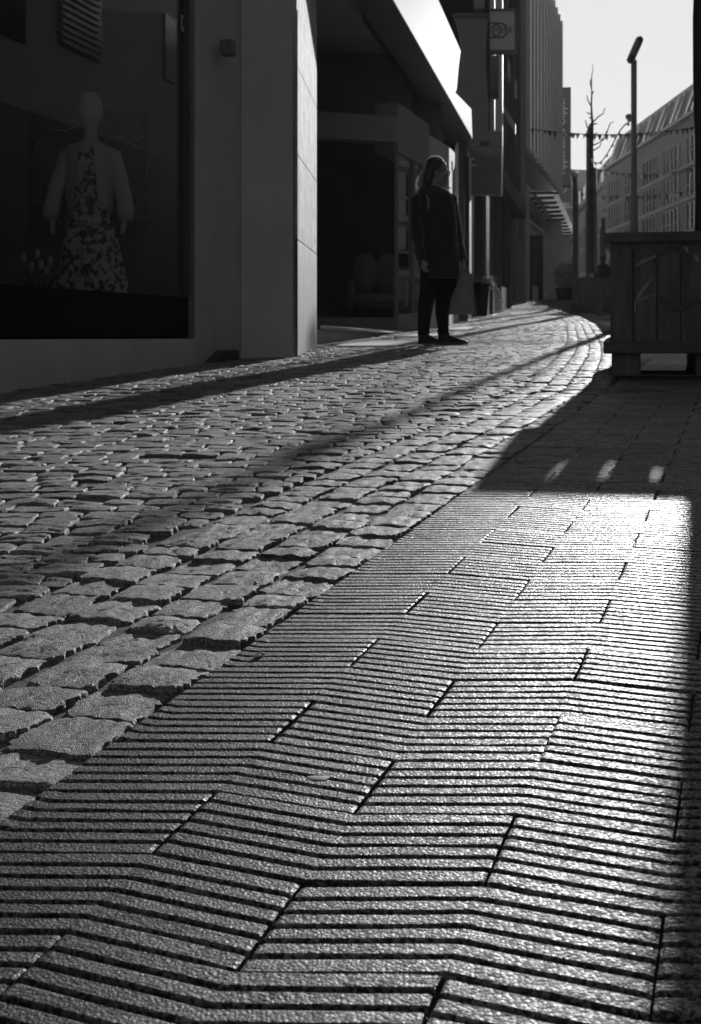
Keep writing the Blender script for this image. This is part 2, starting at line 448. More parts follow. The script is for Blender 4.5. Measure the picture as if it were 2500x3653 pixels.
# --- ribbed chevron pavers
NR, GD = 6, 0.0050
def paver_mesh(name, ua, ub, cut_a=False, seed=0, low=False):
    """ribs run along u from ua to ub (about the paver's centre column u = 0), v from -.5 to .5; peak or valley at u = 0"""
    rng = np.random.default_rng(seed)
    gapu, gapv = 0.011, 0.017
    ua2, ub2 = ua + gapu * (0.25 if cut_a else 1), ub - gapu
    us = sorted(set([ua2, ua2 + .022, ub2 - .022, ub2] + [k for k in (-.75, -.5, -.25, -.06, 0, .06, .25, .5, .75) if ua2 + .05 < k < ub2 - .05]))
    sec = []
    lo, hi = -.5 + gapv, .5 - gapv; pitch = (hi - lo) / NR; grv = .215
    if low: sec = [(lo, 0), (lo + .02, 1), (hi - .02, 1), (hi, 0)]
    else:
        for r in range(NR):
            a = lo + pitch * r + pitch * grv * .5 * (r > 0); b = lo + pitch * (r + 1) - pitch * grv * .5 * (r < NR - 1)
            sec += [(a, 0.0), (a + pitch * .035, .86), (a + pitch * .10, 1.0), (b - pitch * .10, 1.0), (b - pitch * .035, .86), (b, 0.0)]
    vs, fs = [], []
    n = len(sec)
    for i, u in enumerate(us):
        end = i in (0, len(us) - 1)
        for v, z in sec:
            w = ZIG * abs(u)
            vv = v + w
            p = u * E1 + vv * E2
            jit = rng.normal(0, .0004, 3) if not low else (0, 0, 0)
            zz = -GD * (1 - z) - (.0009 if end else 0) * (z > .5)
            vs.append((p[0] + jit[0] * .8, p[1] + jit[1] * .8, zz + jit[2] * .5 * (z > .9)))
    for i in range(len(us) - 1):
        for k in range(n - 1):
            fs.append((i * n + k, (i + 1) * n + k, (i + 1) * n + k + 1, i * n + k + 1))
    o = len(vs)                                       # skirt
    rim = [i * n for i in range(len(us))] + [(len(us) - 1) * n + k for k in range(1, n)] + [i * n + n - 1 for i in range(len(us) - 2, -1, -1)] + [k for k in range(n - 2, 0, -1)]
    for r in rim: vs.append((vs[r][0], vs[r][1], -.03))
    m = len(rim)
    for k in range(m): fs.append((rim[k], o + k, o + (k + 1) % m, rim[(k + 1) % m]))
    me = bpy.data.meshes.new(name); me.from_pydata(vs, [], fs); me.materials.append(M_paver())
    return me
# around a valley column (odd) the chevron opens one way, around an even column the other
def paver_geo(par):
    global ZIG
    z = ZIG
    if par == 0: pass                                 # even centre: offset grows with |u|  -> ZIG*|u|
    else: ZIG = -z                                    # odd centre: relative to the centre the ends come back up
    full = [paver_mesh('paver', -1, 1, seed=par * 10 + k) for k in range(5)]
    low = paver_mesh('paver', -1, 1, low=True)
    cuts = {}
    ZIG = z
    return full, low, cuts
PAV = {0: paver_geo(0), 1: paver_geo(1)}
def paver_cut(par, ua):
    global ZIG
    key = round(ua, 3)
    if key not in PAV[par][2]:
        z = ZIG
        if par: ZIG = -z
        PAV[par][2][key] = [paver_mesh('paver', ua, 1, cut_a=True, seed=99 + par + k) for k in range(3)]
        ZIG = z
    return PAV[par][2][key]
GROT = Vector((-SX, -SY, 1)).to_track_quat('Z', 'Y').to_matrix()
_r = Vector((-SX, -SY, 1)).normalized()
GROT = Vector((0, 0, 1)).rotation_difference(_r).to_matrix().to_4x4()
def in_view(p, mrg=1.03):
    y = p[1]
    if y < .3: return 0
    px = CX + F * p[0] / y; py = HOR - F * (p[2] - CAMZ) / y
    return (-80 < px < 2580 and py < 3750 * mrg)
plist = []
u_lo = U_EDGE
for j in range(-14, 96):
    odd = j % 2
    # even row: joints at even columns -> centres at odd columns
    for i in range(-40, 24):
        if i % 2 == odd: continue                     # centre parity is opposite to joint parity
        x, y = lat(i, j + .5)
        if y < .25 or y > 6.9: continue
        if x > .27 * y + .75: continue
        lim = u_lo
        if i + 1 <= lim + .3: continue
        if y > 9.0 and x < edge_x(y) + .12: continue
        ua = -1.0
        if y <= 9.0 and i - 1 < lim + .3: ua = lim - i
        vis = in_view((x, y, G(x, y)))
        plist.append((0 if vis else 1, y, i, j, x, y, ua))
plist.sort()
stuff_v, stuff_f = [], []
def stuff_add(me, M):
    o = len(stuff_v); stuff_v.extend([tuple(M @ v.co) for v in me.vertices]); stuff_f.extend([tuple(k + o for k in p.vertices) for p in me.polygons])
for q, (nv, yy, i, j, x, y, ua) in enumerate(plist):
    par = i % 2
    rr = random.Random(i * 977 + j)
    me = rr.choice(PAV[par][0]) if ua == -1.0 else rr.choice(paver_cut(par, ua))
    z = G(x, y) + rr.gauss(0, .0005)
    tilt = Matrix.Rotation(rr.gauss(0, .0022), 4, 'X') @ Matrix.Rotation(rr.gauss(0, .0025), 4, 'Y') @ Matrix.Rotation(rr.gauss(0, .002), 4, 'Z')
    M = Matrix.Translation((x + rr.gauss(0, .0007), y + rr.gauss(0, .0007), z)) @ GROT @ tilt
    if q < 296:
        o = bpy.data.objects.new('paver', me); COL.objects.link(o); o.parent = pave; o.matrix_local = M
    else: stuff_add(me, M)
# beyond the ribs can be told apart: plain slabs, still in the same bond
for j in range(40, 215):
    odd = j % 2
    for i in range(-70, 40):
        if i % 2 == odd: continue
        x, y = lat(i, j + .5)
        if y <= 6.9 or x > .28 * y + .3 or x < edge_x(y) + .10 or y > 32: continue
        stuff_add(PAV[i % 2][1], Matrix.Translation((x, y, G(x, y))) @ GROT)
me = bpy.data.meshes.new('far_pavers'); me.from_pydata(stuff_v, [], stuff_f); me.materials.append(M_paver())
me.materials.clear(); me.materials.append(material('worn_concrete', .17, .11, rough=.95, spec=.0, scale=5, bump=.5, bscale=300, bdist=.002))
link('far_pavers', me, pave, 'stuff')

# --- granite setts
def sett_geo(c, du, dv, lu, lv, seed, n, nr, rough=.0035):
    """one sett about its centre: irregular outline, broken arrises, uneven head. du/dv: unit directions; lu/lv: half sizes"""
    rng = np.random.default_rng(seed)
    cor = np.array([(-1, -1), (1, -1), (1, 1), (-1, 1)], float) * [lu, lv]
    cor += rng.normal(0, 1, (4, 2)) * [lu * .075, lv * .08]
    per = []
    m = n // 4
    for k in range(4):
        a, b = cor[k], cor[(k + 1) % 4]
        bow = rng.normal(0, .05) * min(lu, lv)
        for t in range(m):
            tt = t / m
            p = a + (b - a) * tt
            nrm = np.array([(b - a)[1], -(b - a)[0]]) / (np.linalg.norm(b - a) + 1e-9)
            p = p + nrm * (bow * math.sin(math.pi * tt) + rng.normal(0, .0016 if n > 16 else .002))
            per.append(p)
    per = np.array(per)
    rad = np.abs(per / [lu, lv]); mx = np.maximum(rad[:, 0], rad[:, 1]); mn = np.minimum(rad[:, 0], rad[:, 1])
    per *= (1 - .10 * np.clip((mn / mx - .72) / .28, 0, 1) ** 1.5)[:, None]       # rounded corners
    n = len(per)
    tx, ty = rng.normal(0, .014), rng.normal(0, .018)
    dome = rng.uniform(.0005, .0055)
    sc = [(1.03, -.05), (1.0, -.010), (.985, -.003), (.95, -.0004)] + [(1 - (k + 1) / (nr + 1), 0) for k in range(nr - 1)]
    if nr <= 2: sc = [(1.0, -.04), (.99, -.004), (.95, 0)] + ([(.5, 0)] if nr == 2 else [])
    vs = []
    ox, oy = rng.uniform(0, 90, 2)
    chips = rng.normal(0, .0016, n)
    for q, (s, z) in enumerate(sc):
        for k in range(n):
            p = per[k] * s
            zz = z
            if z > -.03:
                zz += tx * p[0] + ty * p[1] + dome * (1 - (p[0] / lu) ** 2 * .5 - (p[1] / lv) ** 2 * .5)
                if q >= 2:
                    zz += rough * .75 * mnoise.noise((p[0] * 18 + ox, p[1] * 50 + oy, 1.7)) + rough * .2 * mnoise.noise((p[0] * 60 + ox, p[1] * 190 + oy, 4.2)) + rough * .05 * rng.normal() * (n > 20)
                if q in (1, 2): zz += chips[k] * (1.0 if q == 1 else .7) - (abs(chips[k]) * .7 if q == 2 else 0)
            w = du * p[0] + dv * p[1]
            vs.append((w[0], w[1], zz))
    fs = [(q * n + k, q * n + (k + 1) % n, (q + 1) * n + (k + 1) % n, (q + 1) * n + k) for q in range(len(sc) - 1) for k in range(n)]
    L = (len(sc) - 1) * n
    vs.append((0, 0, dome + rough * mnoise.noise((ox, oy, 1.7))))
    fs += [(L + k, L + (k + 1) % n, len(vs) - 1) for k in range(n)]
    return vs, fs
GRATES = [[ground_px(a * 1.5723, b * 1.5723) for a, b in q] for q in (((762, 788), (900, 787), (945, 776), (806, 775)), ((895, 766), (1002, 764.5), (1010, 759), (915, 760)), ((1000, 750.5), (1058, 750), (1078, 743.5), (1010, 743)))]
def in_grate(x, y):
    for q in GRATES:
        if all((q[(k + 1) % 4].x - q[k].x) * (y - q[k].y) - (q[(k + 1) % 4].y - q[k].y) * (x - q[k].x) > -.03 for k in range(4)): return True
    return False
setts = []                                            # centre, du, dv, half sizes, tone, seed
sd = 0
for row in range(NB):                                 # border courses along the edge
    s = RNG.uniform(0, .1)
    while s < ARC[-1] and s < 46:
        Ls = RNG.uniform(.080, .118)
        p, d = edge_at(s + Ls / 2, (row + .5) * WB - .002)
        sd += 1
        if p[1] > .35 and p[1] < 36:
            setts.append((p, d, np.array([-d[1], d[0]]), Ls / 2 - .0026, WB / 2 - .0038, sd))
        s += Ls
ang0 = R(-4.0)
y0 = 0.4
yy = y0; jrow = 0
while yy < 36:
    pitch = float(RNG.uniform(.080, .098))
    yc = yy + pitch / 2
    x = left_limit(yc) - RNG.uniform(0, .12)
    while True:
        Ls = float(RNG.uniform(.086, .128))
        xc = x + Ls / 2
        ang = ang0 + .05 * math.sin(yc * .7 + 1) + .03 * math.sin(xc * 2.1)
        yl = yc + (xc) * math.tan(ang) + .012 * math.sin(xc * 5 + yc * 3)
        xr = edge_x(yl, NB * WB + .008)
        if x > xr - .035: break
        trim = min(Ls, xr - x)
        if trim > .04 and not in_grate(x + trim / 2, yl):
            sd += 1
            dd = np.array([math.cos(ang), math.sin(ang)])
            skew = .28 * np.clip((trim < Ls) * 1.0, 0, 1)
            setts.append((np.array([x + trim / 2, yl]), dd, np.array([-dd[1] , dd[0]]), trim / 2 - .0026, pitch / 2 - .0030, sd))
        x += Ls
    yy += pitch; jrow += 1
def sett_px(s):
    p = s[0]; y = p[1]
    if y < .3: return 0
    z = G(p[0], y); px = CX + F * p[0] / y; py = HOR - F * (z - CAMZ) / y
    if not (-60 < px < 2560 and py < 3700): return 0
    return s[3] * s[4] * (F / y) ** 2 * (CAMZ - z + y * SY) / y
order = sorted(range(len(setts)), key=lambda k: -sett_px(setts[k]))
sv, sf, stone_tone = [], [], []
def set_tone(me, arr):
    a = me.attributes.new('tone', 'FLOAT', 'POINT'); a.data.foreach_set('value', np.asarray(arr, np.float32))
for q, k in enumerate(order):
    p, du, dv, lu, lv, seed = setts[k]
    rng = np.random.default_rng(seed + 5000)
    tone = float(np.clip(rng.normal(.95, .2), .45, 1.45))
    dz = float(rng.normal(0, .0017))
    if rng.uniform() < .04: dz -= .006
    z = G(p[0], p[1]) + dz
    if q < 298:
        n, nr = (56, 8) if q < 70 else (32, 5) if q < 170 else (24, 4)
        vs, fs = sett_geo(p, du, dv, lu, lv, seed, n, nr, .0042)
        me = bpy.data.meshes.new('sett'); me.from_pydata(vs, [], fs); me.materials.append(M_sett()); me.shade_smooth()
        me.set_sharp_from_angle(angle=R(38))
        set_tone(me, [tone] * len(vs))
        o = bpy.data.objects.new('sett', me); COL.objects.link(o); o.parent = street
        o.matrix_local = Matrix.Translation((p[0], p[1], z)) @ GROT
    else:
        n, nr = (16, 2) if p[1] < 9 else (12, 2) if p[1] < 15 else (8, 1)
        vs, fs = sett_geo(p, du, dv, lu, lv, seed, n, nr, .004)
        o = len(sv); M = Matrix.Translation((p[0], p[1], z)) @ GROT
        sv += [tuple(M @ Vector(v)) for v in vs]; sf += [tuple(i + o for i in f) for f in fs]; stone_tone += [tone] * len(vs)
me = bpy.data.meshes.new('far_setts'); me.from_pydata(sv, [], sf); me.materials.append(M_sett()); me.shade_smooth()
me.set_sharp_from_angle(angle=R(38)); set_tone(me, stone_tone)
link('far_setts', me, street, 'stuff')
print('setts', len(setts), 'pavers', len(plist), 'u_edge', U_EDGE, [round(v, 2) for v in EU])

# ================================================================== LEFT SIDE: BOUTIQUE
def V2(x, y): return Vector((x, y))
bt = thing('boutique_building', 'white rendered shop front with a large dark display window at the left', 'building', (-1.6, 7.6, G(-1.6, 7.6)))
# plinth
a, b = wall_pt(-5.2), wall_pt(S_END)
MB().wall(a, b, -.25, .435, .25, -.05, .425).build('plinth', M_plinth(), bt)
MB().wall(wall_pt(-5.2, -.012), wall_pt(S_END - .09, -.012), .44, .70, .05).build('sill_panel', M_black(), bt)
gl = MB().wall(wall_pt(-5.2, -.035), wall_pt(S_END - .09, -.035), .70, 3.45, .008).build('window_pane', M_glass(), bt)
jamb = MB().wall(wall_pt(S_END - .09), wall_pt(S_END), .43, 3.5, .2)
jamb.build('window_frame', M_greyp(), bt)
MB().wall(wall_pt(S_END - .115, .004), wall_pt(S_END - .09, .004), .70, 3.45, .05).build('glazing_bead', M_dark(), bt)
MB().wall(wall_pt(-5.2, -.02), wall_pt(S_END - .09, -.02), 3.45, 3.6, .1).build('window_head', M_greyp(), bt)
# little warning sticker high on the pane
sp = P(420 * 1.5723, 53 * 1.5723, 8.93)
st = MB().wall(wall_pt(S_END - .165, -.030), wall_pt(S_END - .108, -.030), sp.z - .055, sp.z + .055, .003).build('window_sticker', M_trim(), bt)
MB().wall(wall_pt(S_END - .150, -.027), wall_pt(S_END - .123, -.027), sp.z - .02, sp.z + .035, .002).build('printed_symbol', M_dark(), st)
# pilaster panels next to the window
q0, q1, q2 = V2(*wall_pt(S_END)), V2(-.81, 9.91), V2(-.415, 10.05)
MB().wall(q0, q1, -.1, 3.6, .25).build('pilaster', M_render(), bt)
MB().wall(q1 + V2(.004, .006), q2, -.1, 3.6, .25).build('end_panel', M_render(), bt)
MB().wall(q2 + V2(-.012, -.012), q2 + V2(.02, .02), .2, 2.885, .02).build('corner_trim', M_steel(), bt)
ab = P(512 * 1.5723, 114 * 1.5723, 9.5)
al = MB().box((ab.x + .02, ab.y - .07, ab.z), (.085, .11, .105), yaw=-.3, bev=.006)
al.build('alarm_box', M_greyp(), bt)
bp_ = ground_px(470 * 1.5723, 818 * 1.5723)
MB().prism([(-1.02, 9.14, bp_.z - .03), (-.86, 9.68, bp_.z - .03), (-.86, 9.68, bp_.z + .075), (-.94, 9.42, bp_.z + .075)], (.06, -.03, 0)).build('cable_cover', M_dark(), bt)
# the pillar: sandstone slabs on its street side
c0, c1 = V2(-.402, 10.055), V2(-.300, 11.95)
core = MB().wall(c0 + V2(-.03, .05), c1 + V2(-.03, -.03), -.05, 3.5, .3).build('pillar_core', M_render(), bt)
zs = [.20, 1.17, 1.81, 2.47, 3.4]
for k in range(4):
    MB().wall(c0, c1, zs[k] + .004, zs[k + 1] - .004, .03).build('stone_slab', M_lowstone() if k == 0 else M_stone(), bt)
# storeys above, roof slab
up = MB()
up.prism([(*wall_pt(-5.2, .02), 3.6), (*wall_pt(S_END, .02), 3.6), (-.6, 10.6, 3.6), (.12, 13.6, 3.6), (-4, 15, 3.6), (-8, 2, 3.6)], (0, 0, 8.5))
up.build('upper_wall', M_brick(), bt)
# shop room behind the pane
room = MB()
bk0, bk1 = V2(*wall_pt(-5.2, -2.2)), V2(*wall_pt(S_END, -2.2))
room.wall(bk0, bk1, .2, 3.6, .1)
room.wall(V2(*wall_pt(S_END - .02, -2.2)), V2(*wall_pt(S_END - .02, -.06)), .2, 3.6, .1)
room.wall(V2(*wall_pt(-5.2, -.06)), V2(*wall_pt(-5.2, -2.2)), .2, 3.6, .1)
room.prism([(*wall_pt(-5.2, -.05), .44), (*wall_pt(S_END, -.05), .44), (*wall_pt(S_END, -2.2), .44), (*wall_pt(-5.2, -2.2), .44)], (0, 0, .05))
room.prism([(*wall_pt(-5.2, -.05), 3.45), (*wall_pt(S_END, -.05), 3.45), (*wall_pt(S_END, -2.2), 3.45), (*wall_pt(-5.2, -2.2), 3.45)], (0, 0, .05))
room.build('shop_room', M_inter(), bt)

# ---------------- mannequin in the window
M_skin = lambda: material('mannequin_skin', .55, .50, rough=.5, scale=4, bump=0)
M_knit = lambda: material('knitted_wool', .60, .50, rough=.95, spec=.1, scale=18, bump=.5, bscale=160, bdist=.004)
def floral():
    if 'floral_cloth' in MATS: return MATS['floral_cloth']
    m = material('floral_cloth', .62, .06, rough=.85, spec=.2, scale=24, detail=3, bump=.2, bscale=60)
    r = [n for n in m.node_tree.nodes if n.type == 'VALTORGB'][0]
    r.color_ramp.interpolation = 'EASE'; r.color_ramp.elements[0].position, r.color_ramp.elements[1].position = .44, .54
    return m
MY = 8.62
def mq(px, py): return P(px * 1.5723, py * 1.5723, MY)
mx0 = mq(204, 300).x
man = thing('mannequin', 'faceless shop mannequin in a pale cardigan over a long floral dress in the window', 'mannequin', (mx0, MY, .49))
def mring(cx, cy, z, a, b, n=28, wav=0.0, k=9, ph=0.0):
    return [(cx + a * math.cos(t) * (1 + wav * math.sin(k * t + ph)), cy + b * math.sin(t) * (1 + wav * math.sin(k * t + ph)), z) for t in (2 * math.pi * i / n for i in range(n))]
zz = lambda py: CAMZ + (HOR - py * 1.5723) / F * MY
bm_ = MB()
hd = []
for t in range(13):                                     # egg-shaped head
    th = math.pi * (t + .35) / 12.7
    hd.append(mring(mx0 + .002, MY, zz(253) + .123 * math.cos(th), (.084 if th < 1.6 else .084 - .018 * (th - 1.6)) * math.sin(th) ** .8, .098 * math.sin(th) ** .8))
bm_.rings(hd)
bm_.rings([mring(mx0, MY + .01, zz(290), .043, .045), mring(mx0, MY + .01, zz(318), .047, .05), mring(mx0, MY + .01, zz(328), .10, .06), mring(mx0, MY + .01, zz(345), .165, .08), mring(mx0, MY + .01, zz(420), .14, .10), mring(mx0, MY + .01, zz(470), .105, .085), mring(mx0, MY + .01, zz(540), .15, .10), mring(mx0, MY + .01, zz(640), .12, .10)])
for s in (-1, 1):
    bm_.tube([(mx0 + s * .16, MY, zz(345)), (mx0 + s * .215, MY, zz(410)), (mx0 + s * .235, MY - .03, zz(470)), (mx0 + s * .225, MY - .07, zz(515)), (mx0 + s * .22, MY - .08, zz(535))], [.04, .035, .03, .022, .016])
voxel(bm_, 'body', M_skin(), .012, man, 3)
W = 28
dr = [mring(mx0, MY, zz(340), .10, .10, 56), mring(mx0, MY, zz(400), .125, .115, 56), mring(mx0, MY, zz(462), .105, .095, 56)]
for k in range(1, 10):
    t = k / 9
    dr.append(mring(mx0 + .012 * t, MY, zz(462) - (zz(462) - .50) * t, .112 + .16 * t ** .8, .10 + .13 * t ** .8, 56, .012 + .055 * t, 8, 1.3 + t))
MB().rings(dr).build('dress', floral(), man, smooth=True)
cd = MB()
for s in (-1, 1):                                       # two fronts of the open cardigan, sleeves
    rows = []
    for k in range(9):
        t = k / 8; z = zz(335) - t * (zz(335) - zz(478)); w = .165 - .012 * math.sin(t * 3.1) + (.0 if t < .85 else -.02)
        row = []
        for i in range(9):
            ang = R(15 + 75 * i / 8); inner = .045 + .035 * t
            x = s * max(inner, w * math.sin(R(12 + 78 * i / 8)))
            row.append((mx0 + x, MY - .125 * math.cos(R(12 + 78 * i / 8)) - .004, z + .01 * math.sin(i * .8)))
        rows.append(row)
    vs = [p for r in rows for p in r]; n = 9
    cd.add(vs, [(j * n + i, j * n + i + 1, (j + 1) * n + i + 1, (j + 1) * n + i) for j in range(8) for i in range(8)])
    pts, rad = [], []
    for k in range(12):
        t = k / 11
        pts.append((mx0 + s * (.135 + .105 * math.sin(t * 1.5)), MY - .005 - .06 * t, zz(346) - t * (zz(346) - zz(500))))
        rad.append((.044 + .013 * t) * (1 + .07 * math.sin(t * 34) * (t > .7)) * (.75 if t > .93 else 1) * (.6 if t == 0 else 1))
    cd.tube(pts, rad, 14)
cd.rings([mring(mx0, MY + .02, zz(338), .165, .09), mring(mx0, MY + .03, zz(400), .16, .095), mring(mx0, MY + .03, zz(478), .14, .09)], cap=False)
cd.build('cardigan', M_knit(), man, smooth=True)
# abstract canvas on the wall behind, and tulips
cv = P(240 * 1.5723, 385 * 1.5723, 9.1)
art = thing('wall_picture', 'dark abstract canvas with pale brush strokes hanging behind the mannequin', 'picture', (cv.x, cv.y, cv.z - .4))
MB().box(cv, (1.02, .03, .80), yaw=0.12).build('canvas', material('dark_canvas', .03, .012, rough=.6, scale=6, bump=.3), art)
rs = random.Random(5)
for k in range(16):
    x, z = rs.uniform(-.45, .45), rs.uniform(-.34, .34); L, an = rs.uniform(.08, .3), rs.uniform(0, 3.1)
    pts = [(cv.x + (x + L * (t - .5) * math.cos(an)) * .99, cv.y - .022 + (x + L * (t - .5) * math.cos(an)) * .12, cv.z + z + L * (t - .5) * math.sin(an) + .05 * math.sin(t * 3 + k)) for t in (0, .25, .5, .75, 1)]
    MB().tube(pts, [.002, .006, .008, .005, .002], 5).build('brush_stroke', material('pale_paint', .30, .2, rough=.5, scale=9), art)
tv = P(95 * 1.5723, 650 * 1.5723, 7.35)
tu = thing('tulip_vase', 'bunch of closed tulips standing low in the left corner of the shop window', 'flowers', (tv.x, tv.y, .70))
MB().rings([mring(tv.x, tv.y, .50, .05, .05, 14), mring(tv.x, tv.y, .60, .055, .055, 14), mring(tv.x, tv.y, .70, .045, .045, 14)]).build('vase', M_trim(), tu, smooth=True)
for k, (dx, dz) in enumerate(((-.10, .15), (-.055, .10), (-.02, .17), (.03, .08), (.055, .13), (.005, .11))):
    e = Vector((tv.x + dx, tv.y - .01 * k, .70 + dz))
    s_ = MB().tube([(tv.x + dx * .2, tv.y, .62), (tv.x + dx * .7, tv.y, .70 + dz * .5), tuple(e)], .004, 6).build('stem', M_leaf(), tu)
    MB().ellip(e + Vector((0, 0, .022)), (.016, .016, .028), 10, 8).build('bud', M_trim(), s_, smooth=True)
for k in range(5):
    dx = -.12 + .05 * k
    MB().prism([(tv.x, tv.y - .02, .64), (tv.x + dx * .6 - .012, tv.y - .03, .72), (tv.x + dx * 1.2, tv.y - .03, .80 + .02 * (k % 2)), (tv.x + dx * .6 + .012, tv.y - .03, .72)], (0, .002, 0)).build('leaf', M_dleaf(), tu)

# ================================================================== CANOPY SHOP NEXT DOOR
cs = thing('canopy_shop', 'low dark shop pavilion with a recessed entrance under a deep flat canopy', 'building', (.2, 15, G(.2, 15)))
KF = 1.42
f0, f1 = V2(.127 * KF, 10.2 * KF), V2(1.33 * KF, 17.1 * KF)
ZF = CAMZ + 2.41 * KF; ZS = ZF + .12
fd = (f1 - f0).normalized()
fz = f0 - fd * 1.6
fn = V2(fd.y, -fd.x) * .27 * KF                        # out to the street face
def on_face(px, py):
    a = (px - CX) / F; o = f0 + fn; k = fd.x / fd.y
    Y = (o.x - k * o.y) / (a - k)
    return Vector((a * Y, Y, CAMZ + (HOR - py) / F * Y))
fe = on_face(1685, 466)
so2 = [fz, fz + fn * .98, fe.xy - fn * .02, f1]
MB().prism([(p.x, p.y, ZF - .012) for p in so2], (0, 0, .01)).build('fascia_soffit', M_fascia(), cs)  # dark sheet added so the pale beam's underside looks shaded
zt = CAMZ + 3.15 * KF
pz = fz + fn
top = on_face(1643, 140)
face = [Vector((pz.x, pz.y, ZF)), Vector((fe.x, fe.y, ZF)), on_face(1681, 389), on_face(1624, 330), on_face(1629, 318), on_face(1636, 236), Vector((top.x, top.y, zt)), Vector((pz.x, pz.y, zt))]
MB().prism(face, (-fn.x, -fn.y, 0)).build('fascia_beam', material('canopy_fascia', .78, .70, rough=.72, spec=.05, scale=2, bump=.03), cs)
MB().wall(f0 + V2(-.02, .06), f1 + V2(-.02, 0), ZF + .06, ZF + .9, .09).build('shadow_gap', M_dark(), cs)
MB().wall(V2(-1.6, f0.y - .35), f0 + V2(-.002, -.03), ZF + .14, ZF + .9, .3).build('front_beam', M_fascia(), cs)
MB().wall(P(910, 20, 13.9).xy, P(1208, 12, 14.2).xy, ZF + .02, ZF + .08, .05).build('blind_slot', M_black(), cs)
so = MB().prism([(-1.6, f0.y - .2, ZS), (f0.x - .05, f0.y + .2, ZS), (f1.x - .1, f1.y, ZS), (f1.x - .2, f1.y + .2, ZS), (-3, f1.y, ZS), (-3.2, f0.y, ZS)], (0, 0, .3))
so.build('soffit', M_soffit(), cs)
MB().tube([P(1309, 30, 14.4), P(1309, -40, 14.4)], .007, 6).build('drip_chain', M_steel(), cs)
# entrance platform with a metal nosing
e0, e1 = V2(-.30, 13.2), V2(.62, 16.6)
MB().prism([(-.30, 13.2, -.1), (.62, 16.6, -.1), (.2, 17.4, -.1), (-2.2, 16.5, -.1), (-2.0, 12.6, -.1), (-.6, 12.4, -.1)], (0, 0, .60)).build('entrance_platform', M_plinth(), cs)
ns = MB(); ns.tube([(-.29, 13.2, .525), (.17, 14.9, .498), (.64, 16.6, .468)], .022, 10); ns.build('step_nosing', M_steel(), cs, smooth=True)
# showcase window: front panel, side, header, glass
R0, R1, R2 = V2(-1.2, 15.75), V2(.585, 16.5), V2(1.06, 18.2)
MB().wall(R0, R1, .40, .665, .06).build('showcase_base', M_greyp(), cs)
MB().wall(R1 + V2(.0, .01), R2, .35, .70, .06, .45, .76).build('showcase_base', M_greyp(), cs)
MB().wall(R0, R1, 2.82, 3.13, .3).build('header_box', material('header_paint', .30, .27, rough=.8, spec=.1, scale=2, bump=0), cs)
MB().wall(R1 + V2(.004, 0), R2 + V2(.004, 0), 2.70, 3.30, .3).build('header_box', material('header_paint', .30, .27, rough=.8, spec=.1, scale=2, bump=0), cs)
MB().wall(R2, V2(1.42, 19.35), .4, 3.16, .2).build('end_wall', M_render(), cs)
MB().wall(R2 + V2(.002, -.2), V2(1.40, 19.1), 2.55, 2.85, .2).build('header_box', material('header_paint', .30, .27, rough=.8, spec=.1, scale=2, bump=0), cs)
MB().wall(R0 + V2(0, .02), R1 + V2(-.03, .02), .665, 2.82, .008).build('window_pane', M_glass(), cs)
MB().wall(R1 + V2(-.02, .04), R2 + V2(-.02, 0), .70, 2.70, .008).build('window_pane', M_glass(), cs)
for p in (R1, R1 + (R2 - R1) * .5, R2):
    MB().box((p.x - .02, p.y + .01, 1.72), (.045, .05, 2.2)).build('window_post', M_greyp(), cs)
rm = MB()
rm.wall(V2(-3.2, 19.6), V2(1.34, 19.75), .4, ZS, .1); rm.wall(V2(-3.2, 12), V2(-3.2, 19.6), .2, ZS, .1); rm.wall(V2(1.34, 19.75), V2(f1.x - .3, f1.y), 3.1, ZS, .1)
rm.prism([(-3.2, 15.9, .6), (.56, 16.55, .6), (.9, 18.4, .6), (1.2, 19.4, .6), (-3.2, 19.2, .6)], (0, 0, .06))
rm.wall(V2(-.62, 12.0), V2(-3.2, 12.3), .2, ZS, -.1); rm.wall(V2(-.62, 12.0), V2(-1.3, 15.75), .2, ZS, .1); rm.wall(V2(-3.2, 16.2), V2(.5, 16.95), 3.1, ZS, .1); rm.wall(V2(.5, 16.95), V2(.85, 18.6), 3.2, ZS, .1)
rm.build('shop_room', M_inter(), cs)
# glimpses on the inner wall of the side window: hung cloth
for k in range(6):
    x = .62 + .05 * k; y = 17.0 + .25 * k
    MB().prism([(x - .10, y, 1.0), (x - .02, y + .05, 1.02), (x - .04, y + .05, 1.32 + .05 * (k % 2)), (x - .08, y, 1.36)], (.012, -.004, 0)).build('hung_cloth', material('pale_linen', .30, .2, rough=.9, scale=9), cs)
# white end pillar
w0, w1 = V2(1.40, 19.3), V2(1.70, 21.9)
MB().wall(w0, w1, .2, 3.16, .25, .2, 3.42).build('end_pillar', M_stone(), cs)
MB().wall(V2(1.16, 19.31), w0 + V2(-.004, 0), .2, 3.16, .2).build('pillar_face', M_render(), cs)
lg = P(1611, 592, 19.75)
for k in (-1, 1):
    rg = []
    MB().tube([(lg.x + .006 + .02 * math.cos(t) * .115, lg.y + .035 * math.cos(t) , lg.z + k * .034 + .036 * math.sin(t)) for t in np.linspace(0, 2 * math.pi, 15)], .010, 6).build('emblem', M_black(), cs)
